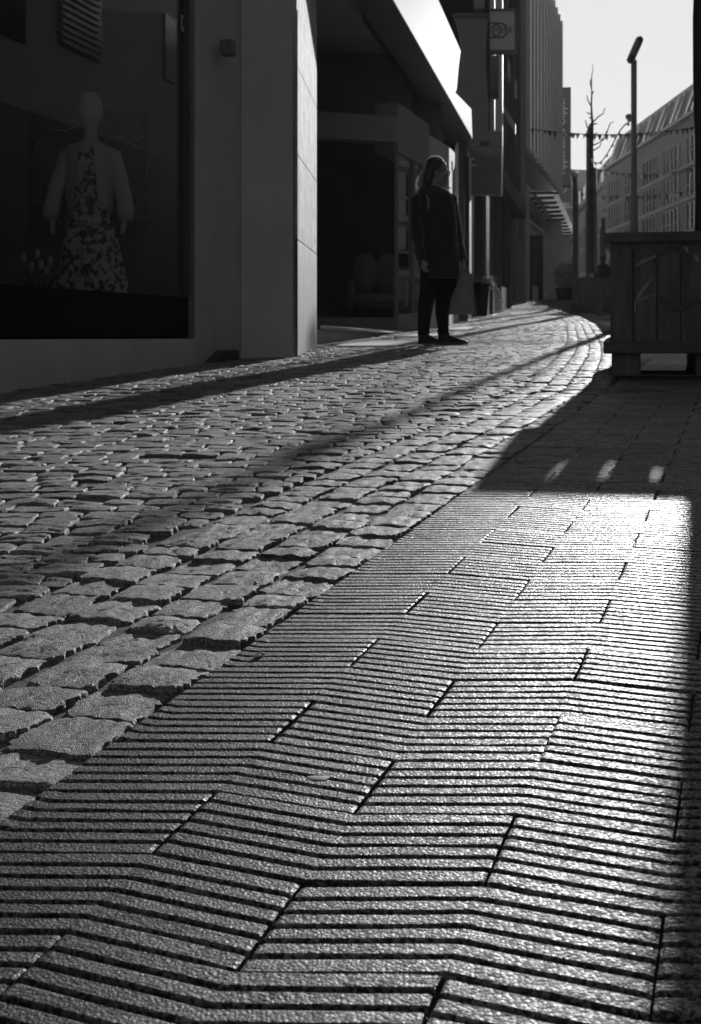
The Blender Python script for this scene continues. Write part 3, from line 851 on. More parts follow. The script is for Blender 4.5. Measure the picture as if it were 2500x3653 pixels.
# armchair behind the glass
ac = thing('armchair', 'pale upholstered armchair with two round back cushions behind the showcase glass', 'armchair', (.0, 17.3, .66))
M_up = material('upholstery', .26, .22, rough=.95, spec=.1, scale=12, bump=.2, sheen=.2)
def cx_(px, py, Y=17.3): return P(px, py, Y)
A = cx_(1345, 1040)
MB().box((A.x, 17.3, .90), (.62, .6, .17), bev=.05).build('seat', M_up, ac, smooth=True)
for s in (-.16, .16):
    MB().ellip((A.x + s * .9, 17.52, 1.26), (.16, .10, .26), 16, 12).build('back_cushion', M_up, ac, smooth=True)
MB().box((A.x - .34, 17.3, .98), (.10, .58, .42), bev=.045).build('arm', M_up, ac, smooth=True)
MB().box((A.x + .34, 17.3, .98), (.10, .58, .42), bev=.045).build('arm', M_up, ac, smooth=True)
for sx in (-.28, .28):
    for sy in (-.22, .22): MB().tube([(A.x + sx, 17.3 + sy, .66), (A.x + sx * .95, 17.3 + sy, .82)], .02, 6).build('leg', M_dark(), ac)

# metal gratings in the setts before the entrance
def grating(name, pts, label):
    t = thing('floor_grating', label, 'grating', tuple(pts[0]), 'metal gratings in the setts')
    c = sum((Vector(p) for p in pts), Vector()) / 4
    A, B, C, D = (Vector(p) + Vector((0, 0, .016)) for p in pts)
    n = 14                                              # flat bars running away from the viewer over a tray
    for k in range(n):
        a_, b_ = (k + .12) / n, (k + .88) / n
        MB().prism([A.lerp(B, a_), A.lerp(B, b_), D.lerp(C, b_), D.lerp(C, a_)], (0, 0, -.008)).build('bar', M_zinc(), t)
    dz = Vector((0, 0, .012))
    MB().prism([A - dz, B - dz, C - dz, D - dz], (0, 0, -.01)).build('tray', M_dark(), t)
    fr = MB()
    for p0, p1, inw in ((A, B, D - A), (D, C, A - D)):
        e = inw.normalized() * .03
        fr.prism([p0 - e * .9, p1 - e * .9, p1 - e * .05, p0 - e * .05], (0, 0, -.012))
    fr.build('frame', M_zinc(), t)

for q, lb in zip(GRATES, ('left of the standing woman', 'right behind the legs of the woman', 'to the right behind the woman')):
    grating('g', q, 'bright steel grating set flush in the setts ' + lb)

# ================================================================== SIGNS AND FACADES FURTHER UP THE LEFT SIDE
def stand_z(x, y): return G(x, y)
# plain house between canopy shop and glass building
hs = thing('corner_house', 'grey corner house with a downpipe and a sunlit side wall behind the projecting signs', 'building', (2.0, 24, G(2, 24)))
hw = MB()
hw.wall(P(1636, 700, 23.5).xy, P(1668, 700, 23.5).xy, .3, 4.6, .8); hw.build('front_wall', M_greyp(), hs)
MB().tube([P(1665, 1100, 23.2), P(1665, 560, 23.2)], .045, 8).build('downpipe', M_dark(), hs)
for k in range(4):
    z = 1.2 + .75 * k
    MB().box((P(1650, 700, 23.48).x, 23.485, z), (.14, .01, .012)).build('joint', M_dark(), hs)
s0, s1 = P(1669, 700, 25.0), P(1705, 700, 31.0)
MB().wall(s0.xy, s1.xy, .5, 3.9, .4).build('side_wall', M_stone(), hs)
MB().wall(P(1672, 700, 24.8).xy + V2(.0, .1), P(1679, 700, 25.6).xy + V2(.02, .1), .5, 3.8, .06).build('door_jamb', M_trim(), hs)

def signbox(name, label, cat, pts, Y, depth, m, frame=None, mf=None):
    """flat sign at depth Y whose outline is given in photograph pixels"""
    c = sum((P(x, y, Y) for x, y in pts), Vector()) / len(pts)
    t = thing(name, label, cat, tuple(c))
    MB().prism([P(x, y, Y) for x, y in pts], (0, depth, 0)).build('panel', m, t)
    return t
r3 = lambda x, y: (1600 + x / 3.18, y / 3.18)
sA = signbox('hanging_sign', 'dark waisted fabric banner hanging nearest above the street, left of the lettered sign', 'banner',  # glare eating into the edges is put into the waisted outline
             [r3(*q) for q in ((62, 185), (95, 290), (122, 400), (135, 470), (128, 600), (115, 740), (100, 900), (82, 1010), (80, 1072), (150, 1130), (255, 1232), (268, 1330), (275, 1485), (452, 1485), (455, 1200), (440, 1050), (430, 900), (424, 700), (424, 500), (432, 350), (445, 200))], 26.0, .08, material('hanging_sign_face', .17, .13, rough=.8, scale=3, bump=.1, sheen=.1))
MB().prism([P(*r3(*q), 25.97) for q in ((50, 148), (450, 148), (450, 196), (55, 196))], (0, .14, 0)).build('top_rail', M_dark(), sA)
MB().tube([P(*r3(100, 172), 26.04), P(*r3(20, 172), 26.04)], .02, 6).build('bracket', M_dark(), sA)
sD = signbox('shop_sign_box', 'long dark sign box under the waisted banner', 'sign', [r3(*q) for q in ((132, 1490), (600, 1490), (604, 1655), (160, 1655))], 27.6, .16, M_greyp())
sE = signbox('projecting_sign', 'square dark projecting sign beside the head of the standing woman', 'sign', [r3(*q) for q in ((165, 1660), (606, 1660), (603, 2210), (165, 2210))], 26.2, .18, material('grey_sign_face', .10, .075, rough=.4, scale=4, bump=0))
for pts in (((150, 1655), (208, 1655), (208, 2205), (150, 2205)),):
    MB().prism([P(*r3(*q), 26.16) for q in pts], (0, .24, 0)).build('side_post', M_dark(), sE)
MB().prism([P(*r3(*q), 26.185) for q in ((210, 1665), (600, 1665), (598, 1775), (420, 1775), (330, 1710), (215, 1690))], (0, .012, 0)).build('upper_band', M_greyp(), sE)
MB().prism([P(*r3(*q), 26.1) for q in ((603, 1660), (615, 1660), (612, 2220), (600, 2220))], (0, .2, 0)).build('bright_edge', M_steel(), sE)
for (x0, y0_), (x1, y1_) in (((220, 1815), (290, 1800)), ((220, 1880), (320, 1872)), ((215, 1925), (262, 1945))):
    MB().tube([P(*r3(x0, y0_), 26.19), P(*r3(x1, y1_), 26.19)], .010, 5).build('relief_line', M_steel(), sE)
# lettered sign with rings
YB = 29.0
sB = signbox('lettered_sign', 'white square sign with the word VORWERK over two rings, dark frame', 'sign', [r3(*q) for q in ((300, 112), (760, 112), (760, 575), (300, 575))], YB, .12, material('white_sign_face', .36, .33, rough=.5, scale=3, bump=0))
fr_ = MB()
for q in (((290, 95), (775, 95), (775, 122), (290, 122)), ((300, 565), (775, 565), (775, 602), (300, 602)), ((748, 122), (775, 122), (775, 565), (748, 565))):
    fr_.prism([P(*r3(*p), YB - .03) for p in q], (0, .18, 0))
fr_.build('frame', M_dark(), sB)
M_let = material('dark_lettering', .07, .06, rough=.6, scale=5, bump=0)
me = text_mesh('VORWERK', 1.0, .006, .012)
xs = [v.co.x for v in me.vertices]; wid = max(xs) - min(xs)
L0, L1 = P(*r3(733, 345), YB), P(*r3(465, 345), YB)
target_w = (L0.x - L1.x) / 4.55 * 7.05
sc_ = target_w / wid
me.transform(Matrix.Translation((L0.x - max(xs) * sc_, YB - .012, L0.z)) @ Matrix.Rotation(R(90), 4, 'X') @ Matrix.Scale(sc_, 4))
me.materials.append(M_let); link('lettering', me, sB)
for cxp in (500, 580):
    cc = P(*r3(cxp, 345), YB)
    rad = (P(*r3(cxp + 84, 0), YB).x - cc.x)
    for u0, u1 in ((.30, math.pi - .30), (math.pi + .30, 2 * math.pi - .30)):
        MB().tube([(cc.x + rad * math.cos(t), YB - .012, cc.z + rad * math.sin(t)) for t in np.linspace(u0, u1, 16)], .018, 5).build('ring', M_let, sB)
# dark lantern below, thin suspension rods
MB().box(P(*r3(505, 880), 30), (.22, .2, .95)).build('wall_lantern', M_dark(), None)
o = bpy.data.objects['wall_lantern']; tag(o, 'dark upright box lamp on the glass building beneath the lettered sign', 'lamp')

# --- building with glass storefront
gb = thing('glass_front_building', 'modern building with upright grey mullions and a glazed shop front', 'building', (3.2, 31, G(3.2, 31)))
def fp(px, Y0=40.0, X0=4.92, tan=.188):                # point on the storefront plane seen at column px
    a = (px - CX) / F
    Y = (X0 - tan * Y0) / (a - tan)
    return V2(a * Y, Y)
gA, gB_ = fp(1700), fp(1847)
def slab(px0, px1, z0, z1, th, out=0.0, z0b=None, z1b=None):
    a, b = fp(px0), fp(px1)
    n = V2((b - a).normalized().y, -(b - a).normalized().x) * out
    return MB().wall(a + n, b + n, z0, z1, th, z0b, z1b)
slab(1700, 1847, .5, 15, .3, -1.2).build('back_wall', M_inter(), gb)
slab(1716, 1846, 1.45, 4.5, .01, -.05).build('window_pane', M_farglass(), gb)
slab(1716, 1812, .6, 1.62, .3, .02, .8, 1.72).build('plinth', M_greyp(), gb)
slab(1700, 1846, 3.98, 4.42, .3, .25).build('fascia', M_greyb(), gb)
for p, w, m in ((1713, 3, M_greyb()), (1727, 12, M_dark()), (1744, 5, M_greyb()), (1774, 7, M_greyb()), (1811, 5, M_greyb())):
    slab(p - w / 2, p + w / 2, .7, 4.2, .2, .08).build('mullion', m, gb)
for p, w in ((1851, 14), (1866, 8)):
    a = P(p, 700, 41.5)
    MB().box((a.x, 41.5, 8.2), (w / F * 41.5 * 1.35, .5, 14.6)).build('pier', M_fascia(), gb)
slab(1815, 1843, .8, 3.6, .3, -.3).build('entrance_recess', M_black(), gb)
for p in (1722, 1741, 1771, 1790, 1815, 1838):         # upper storeys: upright fins in front of dark glass
    slab(p - 1.2, p + 1.2, 4.45, 15, .25, .15).build('upright_fin', M_fin() if p not in (1741, 1771) else M_trim(), gb)  # two fins are painted white to look sunlit, the others dark
for z in (7.4, 10.8):
    slab(1716, 1846, z, z + .45, .2, .05).build('floor_band', M_fascia(), gb)
slab(1722, 1846, 4.5, 15, .01, -.02).build('upper_glazing', M_farglass(), gb)
brs = MB(); brs.prism([P(1774, 345, 33.5), P(1838, 440, 33.5), P(1838, 475, 33.5), P(1774, 362, 33.5)], (.05, .3, 0)); brs.build('slanted_brace', M_greyp(), gb)
# white boards standing in for reflections in the shop glass
for k, (px, py, w, h) in enumerate(((1755, 744, 20, 11), (1755, 757, 18, 7), (1755, 768, 18, 6), (1755, 779, 18, 6))):
    a = P(px, py, 37)
    MB().box((a.x + .3, 38.2, a.z), (w / F * 37, .02, h / F * 37)).build('reflection_board', material('plain_white', .8, .75, scale=4, bump=0), gb)

# --- concrete building with upright ribs
rb = thing('ribbed_building', 'tall department store with narrow upright concrete ribs above a glass canopy', 'building', (5.3, 43, G(5.3, 43)))
def rp(px, X0=5.23, Y0=42.0, tan=.239):
    a = (px - CX) / F
    Y = (X0 - tan * Y0) / (a - tan)
    return V2(a * Y, Y)
r0, r1 = rp(1847), rp(1981)
rd = (r1 - r0).normalized(); rn = V2(rd.y, -rd.x); RL = (r1 - r0).length
def rslab(s0, s1, z0, z1, th, out=0.0):
    a, b = r0 + rd * s0 + rn * out, r0 + rd * s1 + rn * out
    return MB().wall(a, b, z0, z1, th)
rslab(0, RL, 6.3, 13.0, 8.0).build('upper_wall', M_conc(), rb)
nfin = 12
for k in range(nfin):
    s = (k + .5) * RL / nfin
    q = [r0 + rd * a_ + rn * o_ for a_, o_ in ((s - .17, -.1), (s - .17, .36), (s + .17, .36 - .34 * math.tan(R(4.6))), (s + .17, -.1))]
    MB().prism([(v.x, v.y, 6.3) for v in q], (0, 0, 6.95)).build('rib', material('rib_stone', .55, .45, rough=.9, spec=.1, scale=1, bump=0), rb)
MB().prism([P(1981, 148, 58), P(1999, 218, 58), P(1993, 272, 58), P(1981, 282, 58)], (0, 1.2, 0)).build('eave_bracket', M_roof(), rb)
rslab(0, RL - .5, 4.55, 6.28, .1, -.5).build('band_glazing', M_farglass(), rb)
for z in (4.62, 5.1, 5.55, 6.1):
    rslab(0, RL - .6, z, z + .07, .06, -.38).build('glazing_bar', M_trim() if z != 6.1 else M_dark(), rb)
rslab(-.2, RL, 6.18, 6.34, .8, .2).build('band_frame', M_dark(), rb)
rslab(0, RL * 2, .8, 4.6, .2, -3.2).build('shop_back', M_inter(), rb)
for p, Y, w in ((1858, 44, .5), (1962, 56, .85), (1989, 64, 1.0)):
    a = P(p, 900, Y)
    zt = 4.6 if Y < 50 else 4.7
    MB().box((a.x, Y, (zt + 1.0) / 2 + .3), (w, w, zt - 1.0 + .6)).build('column', M_conc(), rb)
MB().box((P(1978, 900, 60).x, 60.0, 2.9), (.12, .3, 3.4)).build('light_strip', M_steel(), rb)
a = P(1893, 900, 52)
MB().box((a.x, 52, 2.6), (.9, .4, 3.4)).build('dark_column', M_black(), rb)
for px, py, w, h in ((1926, 854, 9, 11), (1936, 854, 13, 11), (1926, 866, 9, 6), (1936, 866, 13, 6)):
    c = P(px, py, 57)
    MB().box(c, (w / F * 57, .03, h / F * 57)).build('bright_pane', material('plain_white'), rb)
for k in range(4):
    c = P(1918 + 10 * k, 925 + 6 * k, 56.8)
    MB().prism([P(1905 + 9 * k, 898 + 4 * k, 56.8), P(1912 + 9 * k, 898 + 4 * k, 56.8), P(1926 + 8 * k, 955 + 2 * k, 56.8), P(1919 + 8 * k, 955 + 2 * k, 56.8)], (0, .05, 0)).build('awning_stripe', material('plain_white'), rb)
MB().prism([P(1900, 1015, 50), P(1960, 1045, 56), P(1985, 1078, 60), P(1900, 1078, 50)], (0, .3, 0)).build('ramp_wall', M_greyp(), rb)
# glass canopy on steel ribs
gc = thing('glass_canopy', 'frosted glass canopy on dark cross bars sticking out from the ribbed department store', 'canopy', (6.2, 44, 5.1))
i0, i1, o0, o1 = P(1867, 684, 44), P(1993, 862, 68), P(1986, 676, 44), P(2068, 858, 68)
i1.z = o1.z = i0.z = o0.z = 5.17
for k in range(14):
    a_, b_ = (k + .02) / 14, (k + .98) / 14
    MB().add([i0.lerp(i1, a_), o0.lerp(o1, a_), o0.lerp(o1, b_), i0.lerp(i1, b_)], [(0, 1, 2, 3)]).build('glass_pane', material('frosted_glass', .75, .45, rough=.5, spec=.3, scale=.5, detail=3, bump=0, transl=.8), gc)
for k in range(15):
    t = k / 14
    a, b = i0.lerp(i1, t), o0.lerp(o1, t); b = a.lerp(b, .84)
    MB().tube([a - Vector((0, 0, .08)), b - Vector((0, 0, .05))], .05, 4).build('cross_bar', M_dark(), gc)
MB().tube([i0 - Vector((0, 0, .1)), i1 - Vector((0, 0, .1))], .16, 4).build('wall_beam', M_fascia(), gc)
MB().tube([i0 - Vector((-.35, 0, .1)), i1 - Vector((-.35, 0, .1))], .06, 4).build('inner_beam', M_dark(), gc)
MB().wall(i0.xy + V2(-.2, -.1), o0.xy + V2(.05, -.1), 5.05, 5.13, .1).build('front_edge', M_dark(), gc)
# lettered banner
YN = 57.0
bn = thing('lettered_banner', 'tall grey vertical banner with pale serif lettering read upwards, on the ribbed department store', 'banner', tuple(P(2008, 662, YN)))
MB().prism([P(1980, 312, YN), P(2036, 311, YN), P(2036, 661, YN), P(1980, 661, YN)], (0, .25, 0)).build('panel', material('banner_grey', .13, .11, rough=.6, scale=2, bump=0), bn)
MB().prism([P(1978, 661, YN - .03), P(2038, 661, YN - .03), P(2038, 668, YN - .03), P(1978, 668, YN - .03)], (0, .3, 0)).build('bottom_rail', M_dark(), bn)
def fit_text(txt, p_lo, p_hi, Y, hpx, parent, m, name, bold=.0):
    me = text_mesh(txt, 1.0, .01, bold)
    co = [v.co for v in me.vertices]
    x0, x1 = min(c.x for c in co), max(c.x for c in co)
    A, B = P(*p_lo, Y), P(*p_hi, Y)
    sx = (B.z - A.z) / (x1 - x0); sy = hpx / F * Y
    y0, y1 = min(c.y for c in co), max(c.y for c in co)
    M = Matrix.Translation((A.x, Y - .015, A.z)) @ Matrix.Rotation(R(90), 4, 'X') @ Matrix.Rotation(R(90), 4, 'Z') @ Matrix.Diagonal((sx, sy / (y1 - y0), 1, 1)) @ Matrix.Translation((-x0, -(y0 + y1) / 2, 0))
    me.transform(M); me.materials.append(m)
    return link(name, me, parent)
M_pale = material('pale_lettering', .85, .8, rough=.6, scale=5, bump=0)
fit_text('Appelrath & Cüpper', (2006, 620), (2006, 346), YN, 36, bn, M_pale, 'lettering')
# small rotated sign under it
sk = thing('ring_sign', 'dark sign with a letter K in a ring below the tall grey banner', 'sign', tuple(P(2005, 690, 60)))
MB().prism([P(1988, 668, 60.2), P(2040, 668, 60.2), P(2040, 720, 60.2), P(1988, 720, 60.2)], (0, .2, 0)).build('panel', M_greyp(), sk)
fit_text('K', (2006, 676), (2006, 664), 60.15, 9, sk, M_pale, 'lettering')
cc = P(2006, 671, 60.15)
MB().tube([(cc.x + .19 * math.cos(t), 60.17, cc.z + .19 * math.sin(t)) for t in np.linspace(0, 2 * math.pi, 17)], .018, 4).build('ring', M_pale, sk)

# ================================================================== FAR BUILDINGS
def facade(t, a, b, z0, z1, rows, groups, m, win_h, first_z, pitch, panes=4, gw=.68, depth=.35, th=8.0):
    """wall from plan point a to b (seen from its right-hand side), windows in groups, posts and sills as geometry"""
    a, b = V2(*a), V2(*b); d = (b - a).normalized(); L = (b - a).length
    n = V2(d.y, -d.x)
    MB().wall(a, b, z0, z1, th).build('wall', m, t)
    for r in range(rows):
        zt = first_z - r * pitch
        MB().wall(a + n * .14, b + n * .14, zt - win_h - .55, zt - win_h - .12, .2).build('sill_band', material('pale_band', .40, .34, rough=.8, scale=.5, bump=0), t)
        for k in range(groups):
            s0 = L * (k + .5 - gw / 2) / groups; s1 = L * (k + .5 + gw / 2) / groups
            w = MB().wall(a + d * s0 + n * .03, a + d * s1 + n * .03, zt - win_h, zt, .05).build('window', M_farglass(), t)
            f = MB()
            for q in range(panes + 1):
                s = s0 + (s1 - s0) * q / panes
                f.wall(a + d * (s - .09) + n * .24, a + d * (s + .09) + n * .24, zt - win_h, zt, .2)
            f.wall(a + d * s0 + n * .12, a + d * s1 + n * .12, zt - win_h * .62, zt - win_h * .57, .08)
            f.build('frame', material('pale_band'), w)
KB = 1.43                                             # distance scale of the far row
t1 = thing('long_mansard_building', 'long pale office block with a slate mansard roof closing the right side of the street', 'building', (28 * KB, 120 * KB, G(28, 120)))
facade(t1, (28.0 * KB, 147.0 * KB), (28.0 * KB, 53.5 * KB), 2, 18.2 * KB, 5, 11, M_brick(), 2.1 * KB, 16.7 * KB, 2.75 * KB)
sk_ = lambda pts: [tuple(c * KB for c in p) for p in pts]
MB().prism(sk_([(27.75, 147.3, 18.2), (27.75, 147.3, 18.6), (28.2, 147.3, 18.75), (29.2, 147.3, 21.75), (40, 147.3, 21.9), (40, 147.3, 18.2)]), (0, -94 * KB, 0)).build('mansard_roof', M_roof(), t1)
MB().box(sk_([(27.62, 100.3, 18.35)])[0], (.35, 93 * KB, .3)).build('gutter', M_dark(), t1)
for k in range(17):
    y = 55.8 + k * 5.4
    for q in range(2):
        yy = y + q * 1.9
        MB().prism(sk_([(28.02, yy, 18.85), (28.02, yy + 1.25, 18.85), (28.85, yy + 1.25, 21.1), (28.85, yy, 21.1)]), (1.2, 0, 0)).build('dormer_window', M_farglass(), t1)
        MB().prism(sk_([(27.9, yy - .16, 18.8), (27.9, yy - .01, 18.8), (28.72, yy - .01, 21.2), (28.72, yy - .16, 21.2)]), (.5, 0, 0)).build('dormer_frame', M_fascia(), t1)
t2 = thing('second_mansard_building', 'older narrower town house with a curved slate roof beyond the long office block', 'building', (30 * KB, 165 * KB, G(30, 165)))
facade(t2, (33.0 * KB, 196.0 * KB), (28.6 * KB, 150.0 * KB), 2, 17.2 * KB, 4, 5, M_brick(), 2.3 * KB, 14.6 * KB, 3.4 * KB, panes=3)
MB().prism(sk_([(28.4, 149.5, 17.2), (28.7, 149.5, 19.3), (29.5, 149.5, 20.8), (40, 149.5, 20.8), (40, 149.5, 17.2)]), (4.5 * KB, 47 * KB, 1.2 * KB)).build('curved_roof', M_roof(), t2)
for k in range(5):
    MB().box(sk_([(28.9 + k * .8, 153 + k * 8.5, 18.6 + k * .2)])[0], (.7, 2.8, 2.4)).build('dormer_window', M_farglass(), t2)
MB().box(sk_([(28.5, 150.3, 17.15)])[0], (.7, 4, .35)).build('cornice', material('pale_band'), t2)
t3 = thing('end_building', 'flat roofed house closing the far end of the street under the tall banner', 'building', (33 * KB, 205 * KB, G(33, 205)))
facade(t3, (30.5 * KB, 204.0 * KB), (36.5 * KB, 206.0 * KB), 2, 25.6 * KB, 5, 3, M_roof(), 2.0 * KB, 22 * KB, 3.6 * KB, panes=3)
t4 = thing('far_left_building', 'dark shop houses lining the far left side beyond the glass canopy', 'building', (12, 75, G(12, 75)))
lw = MB(); lw.wall((10.8, 70), (29.5, 185), 1, 9.2, 6.0); lw.build('wall', M_roof(), t4)
ldir = (V2(29.5, 185) - V2(10.8, 70)).normalized(); ln = V2(ldir.y, -ldir.x)
for k in range(12):
    p = V2(10.8, 70) + ldir * (2 + k * 5.5)
    MB().wall(p + ln * .25, p + ldir * .8 + ln * .25, 2, 8.2, .3).build('pilaster', M_fascia(), t4)
    MB().wall(p + ldir * 1.4 + ln * .06, p + ldir * 4.7 + ln * .06, 5.6, 7.8, .1).build('window', M_farglass(), t4)
    MB().wall(p + ldir * 1.4 + ln * .06, p + ldir * 4.7 + ln * .06, 2.2, 4.6, .1).build('shop_window', M_farglass(), t4)

# house on the right, outside the frame: it stands opposite the boutique and is mirrored in its pane
t5 = thing('opposite_house', 'plain rendered house opposite the boutique, mirrored in its dark window', 'building', (9, 12, G(9, 12)))
oa, ob = V2(3.6, -9.0), V2(16.0, 36.5)
od = (ob - oa).normalized(); on_ = V2(-od.y, od.x)
MB().wall(oa, ob, -.5, 4.9, -6).build('ground_floor', M_dark(), t5)
MB().wall(oa + on_ * .0, ob + on_ * .0, 4.905, 11.0, -6).build('upper_wall', material('opposite_render', .5, .45, rough=.8, scale=1, bump=0), t5)
WN = Vector((WD.y, -WD.x))
def mirrored(px, py):
    d2 = Vector(((px - CX) / F, 1.0, (HOR - py) / F))
    # ray meets the pane, is mirrored, meets the opposite house
    t = (WALL0.dot(WN)) / (d2.x * WN.x + d2.y * WN.y)
    h = Vector((0, 0, CAMZ)) + d2 * t
    dn = d2.x * WN.x + d2.y * WN.y
    r = Vector((d2.x - 2 * dn * WN.x, d2.y - 2 * dn * WN.y, d2.z))
    nn = on_
    t = (oa - h.xy).dot(nn) / r.xy.dot(nn)
    return h + r * t
c = mirrored(300, 90); s_ = (c.xy - oa).dot(od)
for (px0, py0, px1, py1, nm, m) in ((215, -150, 365, 190, 'louvre_vent', M_fascia()), (-60, -200, 95, 120, 'window', M_farglass()), (592, 60, 630, 290, 'wall_lamp', M_fascia())):
    A_, B_ = mirrored(px0, (py0 + py1) / 2), mirrored(px1, (py0 + py1) / 2)
    zt, zb = mirrored((px0 + px1) / 2, py0).z, mirrored((px0 + px1) / 2, py1).z
    sA_, sB_ = sorted(((A_.xy - oa).dot(od), (B_.xy - oa).dot(od)))
    fr5 = MB().wall(oa + od * sA_ + on_ * .06, oa + od * sB_ + on_ * .06, zb, zt, -.1).build(nm, m, t5)
    if nm == 'louvre_vent':
        for k in range(14):
            z = zb + (zt - zb) * (k + .5) / 14
            MB().wall(oa + od * (sA_ + .1) + on_ * .09, oa + od * (sB_ - .1) + on_ * .09, z - .03, z + .03, -.06).build('slat', M_greyp(), fr5)

# ================================================================== STREET FURNITURE
def streetlamp(base, zt, r0, r1, head_c, head_d, L, rr, label, group='slim street lamps with capsule heads'):
    t = thing('street_lamp', label, 'street lamp', base, group)
    bx_, by_, bz_ = base
    MB().tube([(bx_, by_, bz_), (bx_, by_, zt - 2.2), (bx_, by_, zt - 2.15), (bx_, by_, zt)], [r0, r0, r1, r1], 12).build('pole', M_lamp(), t, smooth=False)
    MB().tube([(bx_, by_, zt), (bx_ - .01, by_, zt + .14)], [.03, .03], 8).build('neck', M_lamp(), t)
    hd = Vector(head_d).normalized(); c = Vector(head_c)
    pts, rad = [], []
    for k in range(15):
        u = -1 + 2 * k / 14
        s = u * L / 2
        e = L / 2 - rr
        rad.append(rr * math.sqrt(max(.02, 1 - max(0, (abs(s) - e) / rr) ** 2)))
        pts.append(c + hd * s)
    MB().tube(pts[4:12], [k * 1.03 for k in rad[4:12]], 12).build('housing', M_lamp(), t, smooth=True)
    MB().tube(pts, rad, 12).build('lamp_shade', material('smoked_shade', .12, .10, rough=.25, spec=.6, scale=3, bump=0, transl=.5), t, smooth=True)
    return t
LY = 21.9
lx = P(2261, 500, LY).x
lt = streetlamp((lx, LY, G(lx, LY)), P(2261, 216, LY).z, .066, .048, P(2265, 178, LY), (.052, 0, .075 * 1.55), .66 / 1.35, .062, 'tall slim street lamp with a tilted capsule head behind the near planter')
MB().tube([P(2232, 417, LY), P(2250, 417, LY)], .032, 8).build('camera_body', M_lamp(), lt)
MB().box(P(2243, 419, LY - .02), (.05, .06, .11)).build('camera_mount', M_lamp(), lt)
L2 = 40.0
lx2 = P(2098, 500, L2).x
streetlamp((lx2, L2, G(lx2, L2)), P(2098, 490, L2).z, .085, .06, P(2103, 466, L2), (.04, 0, .12), .48, .075, 'slim street lamp half hidden behind the young tree in the second planter')
gl3 = thing('globe_lamp', 'dark street lamp with a shiny round head left of the young tree', 'street lamp', (P(2053, 900, 42).x, 42, G(7, 42)))
a = P(2053, 690, 42)
MB().tube([(a.x, 42, G(7, 42)), (a.x, 42, a.z)], [.10, .095], 10).build('pole', M_dark(), gl3)
MB().tube([(a.x, 42, a.z), P(2051, 650, 42), P(2047, 620, 42)], [.09, .07, .07], 10).build('neck', M_dark(), gl3)
MB().ellip(P(2050, 621, 42), (.14, .16, .11), 14, 10).build('lamp_shade', M_steel(), gl3, smooth=True)
for px, py, Y in ((2152, 770, 95), (2146, 806, 105)):
    q = P(px, py, Y)
    t = thing('far_globe_lamp', 'small white globe lamp far up the street, %s of a pair' % ('upper' if py == 770 else 'lower'), 'street lamp', (q.x, Y, G(q.x, Y)))
    MB().tube([(q.x, Y, G(q.x, Y)), (q.x, Y, q.z)], .16, 8).build('pole', M_dark(), t)
    MB().ellip(q, (.22, .22, .22), 12, 8).build('globe', M_trim(), t, smooth=True)

def planter(x0, yf, w, d, h, label, n_front, first, knots=True):
    zb = G(x0, yf) - .004
    t = thing('wooden_planter', label, 'planter', (x0, yf, zb), 'wooden planters along the street')
    leg_h, rail = .125, .062
    z0 = zb + leg_h
    rng = random.Random(first)
    for sx in (0, 1):
        for sy in (0, 1):
            MB().box((x0 + .085 + sx * (w - .17), yf + .09 + sy * (d - .18), zb + leg_h / 2), (.155, .13, leg_h), bev=.004).build('leg', M_wood(), t)
    for sy in (0, 1): MB().box((x0 + .53, yf + .09 + sy * (d - .18), zb + leg_h / 2), (.155, .13, leg_h), bev=.004).build('leg', M_wood(), t)
    # rails
    for (zc, ov, hh) in ((z0 + rail / 2, .036, rail), (zb + h - .026, .034, .052)):
        MB().box((x0 + w / 2, yf - ov / 2 + .002, zc), (w + 2 * ov, .045, hh), bev=.005).build('front_rail', M_woodh(), t)
        MB().box((x0 + w / 2, yf + d + ov / 2 - .002, zc), (w + 2 * ov, .045, hh), bev=.005).build('back_rail', M_woodh(), t)
        for s in (0, 1):
            MB().box((x0 + s * w + (ov - .023) * (2 * s - 1), yf + d / 2, zc), (.045, d - .01, hh - .003), bev=.005).build('side_rail', M_wood(), t)
    pw = w / n_front
    zlo, zhi = z0 + .01, zb + h - .03
    for k in range(n_front):
        pk = MB().box((x0 + (k + .5) * pw, yf + .032 + rng.uniform(-.002, .002), (zlo + zhi) / 2), (pw - .0045, .026, zhi - zlo), bev=.0025)
        pk.build('plank', M_wood(), t)
        MB().box((x0 + (k + .5) * pw, yf + d - .032, (zlo + zhi) / 2), (pw - .0045, .026, zhi - zlo), bev=.0025).build('plank', M_wood(), t)
    ns_ = max(3, int(d / .125)); pd = (d - .09) / ns_
    for k in range(ns_):
        for s in (0, 1):
            MB().box((x0 + .016 + s * (w - .032), yf + .046 + (k + .5) * pd, (zlo + zhi) / 2), (.026, pd - .004, zhi - zlo), bev=.0025).build('plank', M_wood(), t)
    MB().box((x0 + w / 2, yf + d / 2, z0 + .02), (w - .07, d - .1, .03)).build('bottom_board', M_wood(), t)
    so_ = MB(); nx = 9
    vs = [(x0 + .05 + (w - .1) * i / nx, yf + .06 + (d - .12) * j / nx, zb + h - .10 + .03 * mnoise.noise((i * .9, j * .9, first))) for j in range(nx + 1) for i in range(nx + 1)]
    so_.add(vs, [(j * 10 + i, j * 10 + i + 1, j * 10 + i + 11, j * 10 + i + 10) for j in range(nx) for i in range(nx)])
    so_.build('soil', M_soil(), t, smooth=True)
    return t, zb
PX0 = P(2176, 1000, 7.28).x
pt, pzb = planter(PX0, 7.28, .125 * 11, 1.15, .775, 'near dark wooden planter on legs with pale and dark paint strokes, at the right edge', 11, 3)
